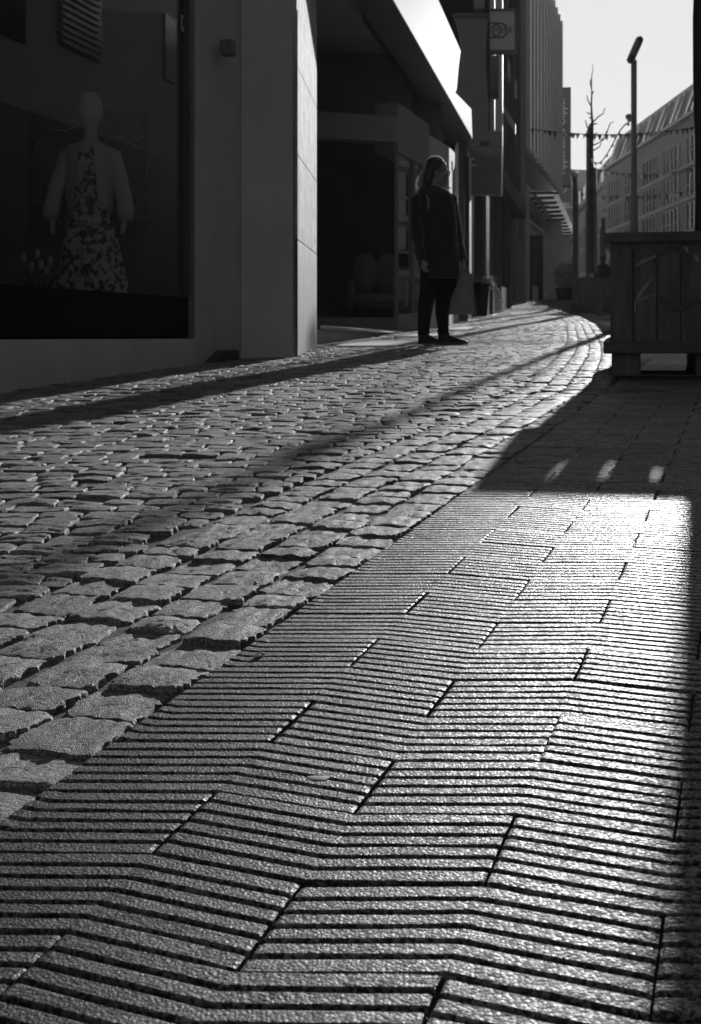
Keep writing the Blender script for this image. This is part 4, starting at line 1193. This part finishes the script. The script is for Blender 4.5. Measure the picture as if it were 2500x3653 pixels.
# paint marks sprayed on its planks (flat print, a hair proud of the wood)
r7 = lambda x, y: (2000 + x / 2.582, 500 + y / 2.582)
def stroke(pts, widths, m):
    mb = MB(); vs = []
    pts = [Vector((*q, 0)) for q in pts]
    for i, p in enumerate(pts):
        d = (pts[min(i + 1, len(pts) - 1)] - pts[max(0, i - 1)]).normalized(); nn = Vector((-d.y, d.x, 0)) * widths[i] / 2
        for q in (p + nn, p - nn): vs.append(P(*r7(q.x, q.y), 7.28 + .0115))
    mb.add(vs, [(2 * i, 2 * i + 1, 2 * i + 3, 2 * i + 2) for i in range(len(pts) - 1)])
    mb.build('paint_mark', m, pt)
M_pw, M_pd = material('pale_spray_paint', .42, .14, rough=.7, scale=22, detail=8, bump=0), material('dark_spray_paint', .075, .05, rough=.6, scale=10, bump=0)
stroke([(690, 1170), (730, 1130), (800, 1100), (866, 1078)], [20, 34, 30, 22], M_pw)
stroke([(672, 1600), (685, 1500), (720, 1420), (780, 1345), (838, 1275)], [6, 26, 34, 26, 10], M_pw)
stroke([(690, 1520), (740, 1470), (800, 1440), (866, 1425)], [26, 30, 24, 16], M_pw)
stroke([(1110, 985), (1140, 1020), (1152, 1050)], [26, 34, 12], M_pw)
stroke([(1205, 1075), (1230, 1100), (1240, 1135)], [34, 46, 12], M_pw)
arc = [(1010 + 150 * math.cos(t), 1180 - 175 * math.sin(t)) for t in np.linspace(2.9, .2, 12)]
stroke(arc, [46] * 12, M_pd)
stroke([(900, 1440), (940, 1500), (1000, 1540), (1080, 1560), (1180, 1480), (1290, 1500)], [30, 50, 60, 60, 50, 50], M_pd)
pt.matrix_world = Matrix.Translation((PX0, 7.28, pzb)) @ GROT @ Matrix.Rotation(R(-11.5), 4, 'Z')
# second planter further up
P2Y = 32.5
p2x = P(2040, 1000, P2Y).x
pt2, p2zb = planter(p2x, P2Y, 1.35, 1.2, .84, 'second wooden planter further up the street, a young tree growing in it', 11, 8)
pt2.matrix_world = Matrix.Translation((p2x, P2Y, p2zb)) @ GROT @ Matrix.Rotation(R(-10), 4, 'Z')
# slanted dark bench beside it
bx = P(2118, 1080, 27)
be = thing('wooden_bench', 'dark slanted wooden bench between the two wooden planters', 'bench', (bx.x + .4, 27, G(bx.x, 27)))
zb = G(bx.x, 27)
MB().box((bx.x + .55, 27.0, zb + .42), (1.2, .4, .05), bev=.008).build('seat', M_wood(), be)
MB().prism([(bx.x + .05, 27.15, zb + .44), (bx.x + .1, 27.15, zb + .44), (bx.x + .62, 27.15, zb + .82), (bx.x + .56, 27.15, zb + .82)], (.9, .1, 0)).build('backrest', M_wood(), be)
for s in (.12, .98): MB().box((bx.x + s, 27, zb + .2), (.08, .34, .40)).build('leg', M_wood(), be)

def bare_tree(name, label, base, pts, rad, limbs, stake=None):
    t = thing(name, label, 'tree', base)
    MB().tube(pts, rad, 12).build('trunk', M_bark(), t, smooth=True)
    for lp, lr in limbs:
        MB().tube(lp, lr, 5).build('limb', M_bark(), t, smooth=True)
    if stake:
        MB().tube(stake[0], stake[1], 8).build('stake', M_wood(), t)
    return t
# the trunk at the right edge stands in the near planter and hides the sun
tx, ty = 2.085, 7.86
rg = random.Random(4)
pts = [(tx + .012 * math.sin(k * 1.3), ty + .008 * math.cos(k), pzb + .62 + k * .36) for k in range(12)]
lim = []
for k in range(9):
    a0 = Vector(pts[min(11, 8 + k % 4)]); an = rg.uniform(-.9, 1.9)
    d = Vector((math.cos(an), math.sin(an), rg.uniform(.7, 1.4)))
    q = [a0]; 
    for m_ in range(4): q.append(q[-1] + d * .32 + Vector((rg.uniform(-.1, .1), rg.uniform(-.1, .1), .05)))
    lim.append((q, [.026, .02, .014, .009, .004]))
bare_tree('tree', 'bare tree whose thick trunk stands in the near planter at the right edge', (tx, ty, pzb + .6), pts, [.079, .077, .075, .074, .073, .072, .071, .07, .066, .06, .05, .03], lim)
# young tree in the second planter
TY = 33.0
def tp(x, y, dy=0): return P(2000 + x / 3.18, y / 3.18, TY + dy)
tr_pts = [tp(342, 3100), tp(345, 1900), tp(345, 1700), tp(350, 1500), tp(358, 1400), tp(352, 1290), tp(347, 1200), tp(352, 1060), tp(349, 980), tp(352, 860), tp(366, 785), tp(360, 720)]
tr_rad = [.075, .062, .055, .05, .032, .026, .022, .017, .012, .010, .008, .004]
limbs = []
for q in ([(352, 1650), (400, 1635), (450, 1610), (480, 1560), (520, 1490), (550, 1440)], [(352, 1715), (400, 1690), (440, 1665), (460, 1620)], [(352, 1715), (300, 1715)],
          [(347, 1210), (325, 1170), (305, 1130), (298, 1080)], [(352, 1295), (318, 1290), (296, 1275)], [(356, 1410), (410, 1402)], [(362, 1520), (395, 1525), (410, 1505)], [(352, 1330), (325, 1338)],
          [(352, 1070), (372, 1040)], [(352, 1400), (420, 1330), (480, 1290), (500, 1230)], [(345, 1500), (300, 1440), (280, 1360)], [(460, 1600), (500, 1570), (560, 1400), (600, 1380)], [(350, 1000), (335, 940), (340, 900)]):
    limbs.append(([tp(x, y, .15 * math.sin(i + x)) for i, (x, y) in enumerate(q)], [max(.004, .020 - .0035 * i) for i in range(len(q))]))
bare_tree('young_tree', 'bare young tree with a thin leader, tied to a stake in the second wooden planter', tuple(tp(342, 3100)), tr_pts, tr_rad, limbs,
          ([tp(395, 3100), tp(385, 1900)], [.05, .04]))

# pennant strings and a cable with small lamps
def bunting(label, A, B, sag, n, size, seed):
    t = thing('bunting', label, 'bunting', tuple(A), 'pennant strings across the street')
    rr = random.Random(seed); A, B = Vector(A), Vector(B)
    f = lambda u: A.lerp(B, u) - Vector((0, 0, sag * 4 * u * (1 - u)))
    MB().tube([f(k / 24) for k in range(25)], .012, 4).build('string', M_dark(), t)
    for k in range(n):
        u = (k + rr.uniform(.15, .85)) / n
        p, w = f(u), size * rr.uniform(.75, 1.15); e = (B - A).normalized() * w * .5
        tw = Vector((rr.uniform(-.3, .3) * w, rr.uniform(-.5, .5) * w, -w * rr.uniform(1.0, 1.3)))
        MB().prism([p - e, p + e, p + tw], (.0, .006, .0)).build('pennant', [M_greyp(), M_dark(), M_trim()][rr.choice((0, 0, 1, 1, 2))], t)
bunting('highest pennant string across the whole street, from the ribbed department store past the young tree', P(1856, 452, 43), P(2480, 452, 43), .25, 34, .15, 1)
bunting('middle pennant string in front of the windows of the long office block', P(2120, 600, 62), P(2500, 590, 62), .35, 20, .2, 2)
bunting('lowest pennant string in front of the windows of the long office block', P(2070, 690, 62), P(2500, 672, 62), .25, 22, .2, 3)
ca = thing('light_cable', 'drooping cable with tiny lamps strung from the tall street lamp to the young tree', 'string lights', tuple(P(2225, 445, 22)))
cp = [P(x, y, Y) for x, y, Y in ((2258, 425, 22), (2220, 455, 23), (2190, 505, 25), (2165, 550, 27), (2140, 580, 29), (2118, 578, 31), (2108, 566, 33))]
cp = [Vector(p) for p in smooth_curve([tuple(p) for p in cp], 6)]
MB().tube(cp, .012, 5).build('cable', M_dark(), ca)
for k in range(3, len(cp), 5): MB().ellip(cp[k] - Vector((0, 0, .03)), (.025, .025, .03), 8, 6).build('lamp', M_trim(), ca)

# advertising A-board and pot of trailing ivy
AY = 27.0
ax0 = P(1683, 900, AY)
zb = G(ax0.x, AY)
A_ = thing('sandwich_board', 'dark narrow sandwich board seen edge-on beside the plant pot', 'sign', (ax0.x, AY, zb))
tz = P(1674, 905, AY).z
for s, x1 in ((-1, 1655), (1, 1694)):
    b_ = P(x1, 1125, AY)
    MB().prism([(P(1668, 905, AY).x, AY, tz), (P(1676, 905, AY).x, AY, tz), (b_.x + .05, AY, zb), (b_.x, AY, zb)], (.02, .62, 0)).build('board', M_dark(), A_)
PY = 28.2
pc = P(1715, 1010, PY); zb = G(pc.x, PY)
po = thing('plant_pot', 'tall black tapered pot overflowing with sunlit trailing ivy', 'potted plant', (pc.x, PY, zb))
tz = P(1715, 1010, PY).z
MB().rings([[(pc.x + s * w, PY + t * w, z) for s, t in ((-1, -1), (1, -1), (1, 1), (-1, 1))] for z, w in ((zb, .11), (tz - .04, .165), (tz - .04, .18), (tz, .18))]).build('pot', M_black(), po)
rr = random.Random(9)
lf = MB()
def leaf(mb, p, s, rr):
    q = Matrix.Rotation(rr.uniform(0, 6.3), 3, 'Z') @ Matrix.Rotation(rr.uniform(-1.2, 1.2), 3, 'X')
    mb.add([Vector(p) + q @ Vector(v) * s for v in ((0, -1, 0), (.75, -.1, .15), (.3, .8, 0), (-.3, .8, 0), (-.75, -.1, .15))], [(0, 1, 2), (0, 2, 3), (0, 3, 4)])
for k in range(420):
    u = rr.random()
    a_ = rr.uniform(-.4, .5) if u < .35 else rr.uniform(.2, 1.0)
    if u < .35: p = (pc.x + rr.gauss(0, .13), PY + rr.gauss(0, .13), tz + rr.uniform(-.02, .14))
    else:
        t_ = rr.random(); p = (pc.x + .12 + .26 * math.sin(t_ * 2.0) + rr.gauss(0, .04), PY + rr.gauss(0, .13), tz + .06 - .68 * t_ ** 1.3 + rr.gauss(0, .03))
    leaf(lf, p, rr.uniform(.026, .046), rr)
o = lf.build('ivy', M_leaf(), po); o['kind'] = 'stuff'
tw = MB()
for k in range(26):
    d = Vector((rr.gauss(.05, .35), rr.gauss(0, .3), 1)).normalized(); b0 = Vector((pc.x + rr.gauss(0, .06), PY + rr.gauss(0, .06), tz))
    L = rr.uniform(.25, .5)
    tw.tube([b0, b0 + d * L * .5, b0 + d * L + Vector((rr.gauss(0, .05), 0, 0))], [.005, .004, .002], 4)
    for m_ in range(5): leaf(tw, b0 + d * L * (.5 + .12 * m_) + Vector((rr.gauss(0, .03), rr.gauss(0, .03), 0)), .014, rr)
tw.build('twigs', M_dleaf(), po)
# dark bush in a tub
bq = P(2016, 1020, 46)
zb = G(bq.x, 46)
bu = thing('dark_bush', 'dark clipped bush in a tub left of the second wooden planter', 'bush', (bq.x, 46, zb))
MB().rings([mring(bq.x, 46, zb, .28, .28, 14), mring(bq.x, 46, zb + .4, .34, .34, 14)]).build('tub', M_black(), bu)
lf = MB()
for k in range(900):
    v = Vector((rr.gauss(0, 1), rr.gauss(0, 1), rr.gauss(0, 1))).normalized() * rr.uniform(.6, 1.0)
    leaf(lf, (bq.x + v.x * .42, 46 + v.y * .42, zb + .82 + v.z * .52), .05, rr)
o = lf.build('foliage', M_dleaf(), bu); o['kind'] = 'stuff'
# small odds and ends on the near pavement
for k, (px, py) in enumerate(((583, 1492), (592, 1487))):
    q = ground_px(px * 1.5723, py * 1.5723)
    o = MB().ellip(q + Vector((0, 0, .0022)), (.0055, .0026, .0022), 10, 6).build('seed', M_trim(), None, smooth=True)
    tag(o, 'pale seed lying on the ribbed pavers near the setts, %s of two' % ('lower left' if k == 0 else 'upper right'), 'seed')

# ================================================================== THE AIR (street haze that glows towards the low sun)
hz_ = MB().box((0, 250, 13.5), (900, 800, 39)).build('haze', None)
hz_['kind'] = 'stuff'
m = bpy.data.materials.new('haze_air'); m.use_nodes = True; m.node_tree.nodes.clear()
o_ = m.node_tree.nodes.new('ShaderNodeOutputMaterial'); v_ = m.node_tree.nodes.new('ShaderNodeVolumePrincipled')
v_.inputs['Color'].default_value = g(.92); v_.inputs['Density'].default_value = .00006; v_.inputs['Anisotropy'].default_value = .72
m.node_tree.links.new(v_.outputs[0], o_.inputs['Volume']); hz_.data.materials.clear(); hz_.data.materials.append(m)

# ================================================================== THE STANDING WOMAN
PYD = 12.3
pb = P(1556, 1229, PYD)
zg = G(pb.x, PYD)
def w(px, py, d=0.0):                                     # photograph pixel at her distance (d metres further away)
    return P(px, py, PYD + d)
pe = thing('person', 'woman in dark hooded coat, trousers and trainers standing sideways, with glasses and loose hair', 'person', (pb.x, PYD, zg))
M_sk = material('skin', .19, .15, rough=.55, spec=.4, scale=14, bump=.05)
M_coat = material('coat_cloth', .035, .024, rough=.85, spec=.15, scale=14, bump=.35, bscale=60, bdist=.008, sheen=.28)
M_trou = material('trouser_cloth', .018, .012, rough=.9, spec=.12, scale=20, bump=.3, bscale=120, bdist=.003)
M_shoe = material('shoe_leather', .016, .011, rough=.6, spec=.3, scale=20, bump=.1)
M_sole = material('shoe_sole', .07, .05, rough=.7, scale=20, bump=.1)
M_hair = material('brown_hair', .05, .03, rough=.38, spec=.6, scale=40, stretch=(3, 3, .5), bump=.4, bscale=90, bdist=.003, transl=.25)
yaw_h = R(-14)                                            # head: profile to the right, a little towards the camera
def fr(c, yaw):                                           # local frame: f = facing, l = her left
    f = Vector((math.cos(yaw), math.sin(yaw), 0)); l = Vector((-math.sin(yaw), math.cos(yaw), 0)); u = Vector((0, 0, 1))
    return lambda a, b, c_: Vector(c) + f * a + l * b + u * c_
HC = w(1563, 616)                                         # centre of the skull
H = fr(HC, yaw_h)
rot_h = Matrix.Rotation(yaw_h, 3, 'Z')
bd = MB()
bd.ellip(H(-.012, 0, .035), (.094, .074, .098), 20, 14, rot_h)      # cranium
bd.ellip(H(.028, 0, -.035), (.064, .060, .088), 18, 12, rot_h)      # face
bd.ellip(H(.052, 0, -.098), (.034, .034, .028), 12, 8, rot_h)       # chin
bd.ellip(H(.008, 0, -.075), (.058, .056, .040), 14, 10, rot_h)      # jaw
bd.rings([[H(*q) for q in ((.082, -.010, .010), (.092, 0, .012), (.082, .010, .010), (.076, 0, .014))], [H(*q) for q in ((.090, -.013, -.022), (.112, 0, -.024), (.090, .013, -.022), (.080, 0, -.014))],
          [H(*q) for q in ((.086, -.017, -.038), (.106, 0, -.040), (.086, .017, -.038), (.078, 0, -.036))]])   # nose
for s in (-1, 1):
    bd.ellip(H(.078, s * .030, .018), (.016, .024, .010), 10, 6, rot_h)   # brow
    bd.ellip(H(.066, s * .034, -.030), (.022, .020, .022), 10, 8, rot_h)  # cheek
    bd.ellip(H(-.006, s * .075, -.010), (.018, .010, .030), 10, 8, rot_h)  # ear
bd.ellip(H(.082, 0, -.060), (.012, .024, .0065), 12, 6, rot_h)
bd.ellip(H(.080, 0, -.073), (.012, .021, .0065), 12, 6, rot_h)
bd.tube([H(-.02, 0, -.05), H(-.03, 0, -.15), H(-.04, .0, -.22)], [.056, .054, .062], 14)     # neck
SHL, SHR = w(1488, 722, -.04), w(1606, 714, .10)          # her right (near) and left (far) shoulder
bd.tube([H(-.035, 0, -.18), w(1548, 730, .03), w(1552, 830, .03), w(1558, 940, .04)], [.07, .12, .12, .10], 14)
ARM_N = [w(1489, 716, -.03), w(1486, 790, -.07), w(1490, 850, -.09), w(1499, 905, -.13), w(1506, 930, -.14)]
ARM_F = [w(1606, 712, .08), w(1622, 790, .13), w(1632, 850, .12), w(1644, 905, .06), w(1651, 928, .03)]
bd.tube(ARM_N, [.05, .043, .038, .030, .024], 12); bd.tube(ARM_F, [.05, .043, .038, .030, .024], 12)
LEG_N = [w(1532, 960, 0), w(1520, 1070, -.03), w(1512, 1150, 0), w(1512, 1213, .0)]
LEG_F = [w(1592, 960, .05), w(1578, 1070, .08), w(1580, 1150, .10), w(1580, 1211, .10)]
for L_ in (LEG_N, LEG_F): bd.tube(L_, [.062, .045, .04, .03], 12)
def hand(c, palm_dir, out, curl, s=1.0):
    """palm and five fingers; palm_dir points to the fingertips, out away from the palm's back"""
    d = Vector(palm_dir).normalized(); o = Vector(out).normalized(); sd = d.cross(o)
    c = Vector(c)
    for t_, wd, th_ in ((0, .024, .017), (.022, .030, .016), (.045, .034, .015), (.064, .034, .013)):
        bd.ellip(c + d * t_ * s, (wd * s, th_ * s, .020 * s), 10, 8, Matrix((sd, o, d)).transposed())
    for k, (off, L) in enumerate(((-.027, .062), (-.009, .072), (.009, .068), (.026, .054))):
        b = c + (d * .068 + sd * off) * s; L *= s
        p1 = b + d * L * .45 - o * curl * .012; p2 = p1 + d * L * .3 - o * curl * .026; p3 = p2 + d * L * .16 * (1 - curl) - o * curl * .022
        bd.tube([b - d * .03 * s, b, p1, p2, p3], [.0092 * s, .009 * s, .0085 * s, .008 * s, .0065 * s], 8)
    b = c + (d * .008 - sd * .026) * s
    bd.tube([b, b + (d * .026 - sd * .022 - o * .006) * s, b + (d * .055 - sd * .024 - o * .014) * s], [.011 * s, .010 * s, .0075 * s], 8)
hand(w(1509, 932, -.15), (.16, -.1, -1), (-.5, -.8, 0), .9, .78)
hand(w(1654, 931, .01), (.08, 0, -1), (.9, -.3, 0), 1.0, .78)
voxel(bd, 'body', M_sk, .0045, pe, 3)
# eyes and glasses
for s in (-1, 1):
    MB().ellip(H(.073, s * .031, .000), (.011, .012, .010), 10, 8).build('eye', M_pale, pe, smooth=True)
gs = MB()
for s in (-1, 1):
    c = H(.104, s * .030, -.004)
    f_, l_ = Vector((math.cos(yaw_h), math.sin(yaw_h), 0)), Vector((-math.sin(yaw_h), math.cos(yaw_h), 0))
    gs.tube([c + l_ * .024 * math.cos(t) + Vector((0, 0, .019 * math.sin(t))) - f_ * abs(math.cos(t)) * .004 for t in np.linspace(0, 2 * math.pi, 17)], .0028, 5)
    gs.tube([H(.102, s * .054, .004), H(.05, s * .076, .006), H(-.01, s * .08, .002)], .0026, 5)
gs.tube([H(.106, -.008, .002), H(.109, 0, .006), H(.106, .008, .002)], .0026, 5)
gs.build('glasses', M_dark(), pe, smooth=True)
# hair: cap, side fall and loose strands
ha = MB()
ha.ellip(H(-.030, 0, .052), (.098, .086, .100), 20, 14, rot_h)
ha.ellip(H(-.078, 0, -.015), (.058, .076, .105), 18, 12, rot_h)
ha.tube([H(-.075, 0, .02), H(-.095, -.01, -.06), H(-.115, -.01, -.125), H(-.125, -.01, -.155)], [.07, .062, .046, .02], 14)
for s in (-1, 1):
    ha.tube([H(.01, s * .055, .11), H(-.04, s * .076, .05), H(-.07, s * .074, -.02), H(-.085, s * .066, -.09), H(-.092, s * .055, -.14)], [.022, .026, .030, .028, .010], 10)
hr_ = voxel(ha, 'hair', M_hair, .007, pe, 4)
hs = MB(); rr = random.Random(12)
for k in range(1300):
    th = rr.uniform(0, 2 * math.pi); up_ = rr.uniform(-.2, 1.0)
    n_ = Vector((math.cos(th) * math.sqrt(max(0, 1 - up_ ** 2)), math.sin(th) * math.sqrt(max(0, 1 - up_ ** 2)), up_))
    if (n_.x > .30 and up_ < .70) or (n_.y < -.35 and n_.x > -.6 and up_ < .8): continue
    q0_ = (-.030 + n_.x * .104, n_.y * .091, .054 + n_.z * .106)
    back = -.07 - rr.uniform(0, .095); side = n_.y * .075
    tip = (back - .02 + rr.gauss(0, .012), side * .8 + rr.gauss(0, .012), -.10 - rr.uniform(0, .065))
    mid = (-.045 + n_.x * .085 - .03, side * 1.15, -.01 + rr.gauss(0, .012))
    tip = (tip[0] - abs(rr.gauss(0, .012)), tip[1], tip[2])
    pts = [H(*q0_), H(*[(q0_[i] * .45 + mid[i] * .55) * 1.03 for i in range(3)]), H(*mid), H(*[(mid[i] + tip[i]) / 2 + (-.012 if i == 0 else 0) for i in range(3)]), H(*tip)]
    wv = Vector((rr.gauss(0, 1), rr.gauss(0, .5), rr.gauss(0, .4))).normalized()
    vs_ = []
    for p_, w_ in zip(pts, (.0012, .0018, .0018, .0016, .0007)): vs_ += [p_ + wv * w_, p_ - wv * w_]
    hs.add(vs_, [(2 * i, 2 * i + 1, 2 * i + 3, 2 * i + 2) for i in range(4)])
link('hair_strands', hs.mesh('hair_strands', material('rim_lit_hair', .50, .40, rough=.3, spec=.7, scale=30, bump=0, transl=.6)), hr_)  # pale strands put the rim light into the hair's colour
# coat with hood collar and sleeves
co = MB()
def cr(z_py, xl, xr, dep, dy=0.0, n=30, fold=.0, ph=0):
    a, b = w(xl, z_py, .04), w(xr, z_py, .04); c = (a + b) / 2; hw_ = (b.x - a.x) / 2
    return [(c.x + hw_ * math.cos(t) * (1 + fold * math.sin(7 * t + ph)), c.y + dy + dep * math.sin(t) * (1 + fold * math.sin(5 * t + ph)), c.z) for t in (2 * math.pi * i / n for i in range(n))]
co.rings([cr(684, 1526, 1582, .085), cr(697, 1502, 1600, .10), cr(712, 1484, 1616, .125), cr(735, 1478, 1624, .145), cr(780, 1480, 1629, .155, fold=.01), cr(840, 1486, 1631, .155, fold=.015, ph=1), cr(880, 1488, 1634, .16, fold=.02, ph=2), cr(930, 1490, 1640, .17, fold=.02, ph=3), cr(975, 1497, 1643, .17, fold=.025, ph=3.5), cr(994, 1501, 1644, .17, fold=.03, ph=4)])
def sleeve(A, rad):
    pts = smooth_curve([tuple(p) for p in A], 5); n = len(pts); R_ = []
    for i in range(n):
        t = i / (n - 1); r = rad[0] + (rad[1] - rad[0]) * t
        R_.append(r * (1 + .05 * math.sin(t * 19) + (.10 * math.sin(t * 30) if .42 < t < .62 else 0)))
    R_[-1] = rad[1] * 1.04
    co.tube([Vector(p) for p in pts], R_, 14)
sleeve(ARM_N, (.066, .043)); sleeve(ARM_F, (.060, .043))
for s, c_ in ((0, w(1489, 716, -.03)), (1, w(1606, 712, .08))): co.ellip(c_, (.068, .075, .062), 14, 10)
voxel(co, 'coat', M_coat, .0085, pe, 5)
cl = MB()                                                  # hood lying round the neck
cn = w(1552, 688, .02)
for rr_, zz_, ra in ((.098, .0, .034), (.108, -.026, .036), (.088, .026, .024)):
    cl.tube([cn + Vector((rr_ * math.cos(t) * 1.12 + .012 * math.cos(t), rr_ * math.sin(t) * .92, zz_ - .022 * math.cos(t) + .008 * math.sin(3 * t))) for t in np.linspace(0, 2 * math.pi, 25)], ra, 10)
cl.ellip(w(1508, 702, .03), (.05, .10, .045), 14, 10)
voxel(cl, 'hood', M_coat, .007, pe, 4)
MB().tube([w(1608, 672, -.04), w(1596, 667, -.06), w(1588, 664, -.06)], [.004, .008, .004], 6).build('hood_toggle', M_trim(), pe)
# strap over the near shoulder, coat pocket and hem lines
sp_ = [w(1519, 694, -.085), w(1526, 704, -.125), w(1529, 722, -.138), w(1527, 745, -.135)]
stp = MB()
for i, p in enumerate(sp_): pass
stp.rings([[p + Vector((dx, dy, 0)) for dx, dy in ((-.008, -.012), (.008, -.012), (.008, .006), (-.008, .006))] for p in sp_]); stp.build('strap', material('strap_webbing', .16, .12, rough=.7, scale=20, bump=0), pe)
MB().box(w(1575, 868, -.128), (.006, .012, .13)).build('pocket_flap', M_coat, pe)
# trousers
tr_ = MB()
def leg(c, ra): tr_.tube([Vector(p) for p in c], ra, 16)
leg([w(1536, 960, .02), w(1533, 1010, .0), w(1523, 1060, -.03), w(1516, 1110, -.02), w(1511, 1165, .0), w(1511, 1200, .0)], [.100, .088, .074, .068, .058, .056])
leg([w(1600, 960, .08), w(1594, 1010, .09), w(1580, 1060, .08), w(1576, 1110, .09), w(1580, 1165, .10), w(1581, 1198, .10)], [.100, .092, .074, .064, .054, .054])
tr_.ellip(w(1568, 965, .04), (.16, .12, .14), 16, 12)
voxel(tr_, 'trousers', M_trou, .009, pe, 4)
# trainers
def shoe(heel, L, side):
    h = Vector(heel); f = Vector((.985, -.17, 0)); l = Vector((.17, .985, 0))
    up_ = Vector((0, 0, 1))
    rs_ = []
    prof = [(0, .030, .085), (.04, .036, .105), (.10, .037, .098), (.16, .040, .070), (.21, .043, .052), (.25, .040, .042), (.275, .024, .030)]
    for a, b, hh in prof:
        c = h + f * a * L / .275
        rs_.append([c + l * b * math.cos(t) + up_ * (.018 + max(0, math.sin(t)) * (hh - .018)) for t in (2 * math.pi * i / 14 for i in range(14))])
    o = MB().rings(rs_).build('shoe', M_shoe, pe, smooth=True)
    so_ = [[h + f * a * L / .275 + l * b * 1.1 * c1 + up_ * z for c1, z in ((-1, 0.004), (1, .004), (1, .026), (-1, .026))] for a, b, hh in prof]
    MB().rings(so_).build('sole', M_sole, o)
    la = MB()
    for k in range(4):
        c = h + f * (.10 + .028 * k) * L / .275 + up_ * (.098 - .014 * k)
        la.tube([c - l * .026, c + up_ * .008, c + l * .026], .0035, 5)
    la.tube([h + f * .10 + up_ * .105, h + f * .135 + up_ * .118 - l * .02, h + f * .15 + up_ * .10 - l * .03], .0035, 5)
    la.build('laces', M_trim() if side else M_shoe, o)
hn = w(1492, 1229, -.03); hn.z = G(hn.x, hn.y) + .002
hf = w(1563, 1226, .06); hf.z = G(hf.x, hf.y) + .002
shoe(hn, .265, 1); shoe(hf, .275, 0)
# paper carrier bag in her far hand
bg0 = w(1652, 976, .10)
bag = thing('paper_bag', 'plain brown paper carrier bag hanging from the far hand of the standing woman', 'bag', tuple(w(1650, 1118, .1)))
M_bag = material('kraft_paper', .30, .24, rough=.75, spec=.3, scale=9, bump=.15, bscale=30, transl=.12)
tl, tr2, br, bl = w(1602, 974, .12), w(1668, 974, .02), w(1676, 1119, .02), w(1600, 1122, .12)
dp = Vector((.05, .11, 0))
fb = MB()
mid0, mid1 = tl.lerp(tr2, .62), bl.lerp(br, .60)
fb.add([tl, mid0, tr2, tr2 + dp, tl + dp, bl, mid1, br, br + dp, bl + dp], [(0, 1, 6, 5), (1, 2, 7, 6), (2, 3, 8, 7), (3, 4, 9, 8), (4, 0, 5, 9), (5, 6, 7, 8, 9)])
o = fb.build('bag_body', M_bag, bag); sm = o.modifiers.new('s', 'SOLIDIFY'); sm.thickness = .002
hp = w(1655, 947, .01)
for k in (0, 1):
    q = dp * k
    MB().tube([tl.lerp(tr2, .55) + q, hp + Vector((-.015, .01 * k, .0)), hp + Vector((.012, .01 * k, .0)), tl.lerp(tr2, .9) + q], .0035, 6).build('handle', M_bag, bag)
# a cyclist resting far behind the second planter
CY = 40.0
cpx = P(2164, 930, CY); zc = G(cpx.x, CY)
p2 = thing('person', 'small dark figure far up the street, seen above the second wooden planter', 'person', (cpx.x, CY, zc))
b2 = MB()
hz = P(2152, 918, CY)
b2.ellip(hz, (.10, .11, .13), 12, 8); b2.tube([hz - Vector((0, 0, .1)), hz - Vector((0, 0, .24))], .06, 8)
b2.rings([[(hz.x + a * math.cos(t), CY + .12 * math.sin(t), hz.z - z) for t in (2 * math.pi * i / 12 for i in range(12))] for z, a in ((.2, .12), (.27, .22), (.5, .21), (.8, .17), (.95, .19))])
for s in (-1, 1):
    b2.tube([(hz.x + s * .2, CY, hz.z - .28), (hz.x + s * .27, CY - .05, hz.z - .58), (hz.x + s * .16, CY - .28, hz.z - .72)], [.06, .05, .04], 8)
    b2.tube([(hz.x + s * .09, CY, hz.z - .9), (hz.x + s * .10, CY - .03, (hz.z - .9 + zc) / 2), (hz.x + s * .10, CY, zc + .04), (hz.x + s * .10, CY - .14, zc + .03)], [.09, .07, .05, .04], 8)
voxel(b2, 'body', M_coat, .02, p2, 4)
bk = thing('bicycle', 'dark bicycle with shiny handlebars standing behind the second wooden planter', 'bicycle', (cpx.x + .2, CY - .5, zc))
by_ = CY - .5; xb = hz.x + .25
for s in (-.5, .5):
    MB().tube([(xb + s + .33 * math.cos(t), by_, zc + .34 + .33 * math.sin(t)) for t in np.linspace(0, 2 * math.pi, 25)], .02, 6).build('wheel', M_dark(), bk)
MB().tube([(xb - .5, by_, zc + .34), (xb - .15, by_, zc + .8), (xb + .36, by_, zc + .85), (xb + .5, by_, zc + .34)], .02, 6).build('frame', M_dark(), bk)
hz2 = P(2160, 952, CY - .5).z
MB().tube([(xb + .36, by_, zc + .8), (xb + .34, by_, hz2)], .02, 6).build('stem', M_dark(), bk)
MB().tube([(xb - .1, by_ + .2, hz2 + .05), (xb + .1, by_, hz2 - .05), (xb + .34, by_, hz2 - .02), (xb + .48, by_ - .2, hz2 + .04)], .022, 6).build('handlebar', M_steel(), bk)
MB().box((xb - .18, by_, zc + .9), (.24, .14, .06), bev=.02).build('saddle', M_black(), bk)

# dried gum trodden into the ribs
rg_ = random.Random(3)
for (px, py), r_, lb in (((722, 1766), .008, 'flat grey gum spot low on the ribbed pavers, left of the middle'), ((1250, 1350), .016, 'flat grey gum spot on the sunlit ribbed pavers right of the middle')):
    q = ground_px(px * 1.5723, py * 1.5723)
    n_ = 18
    ring = lambda k_, z_: [(q.x + r_ * k_ * 1.3 * (1 + .18 * math.sin(3 * t + px)) * math.cos(t), q.y + r_ * k_ * (1 + .15 * math.cos(2 * t + py)) * math.sin(t), q.z + z_) for t in (2 * math.pi * i / n_ for i in range(n_))]
    o = MB().rings([ring(1, -.002), ring(1, .0002), ring(.8, .0006), ring(.3, .0007)]).build('gum_spot', material('dried_gum', .36, .12, rough=.7, scale=90, bump=.3, bscale=300, bdist=.001), None, smooth=True)
    tag(o, lb, 'gum')
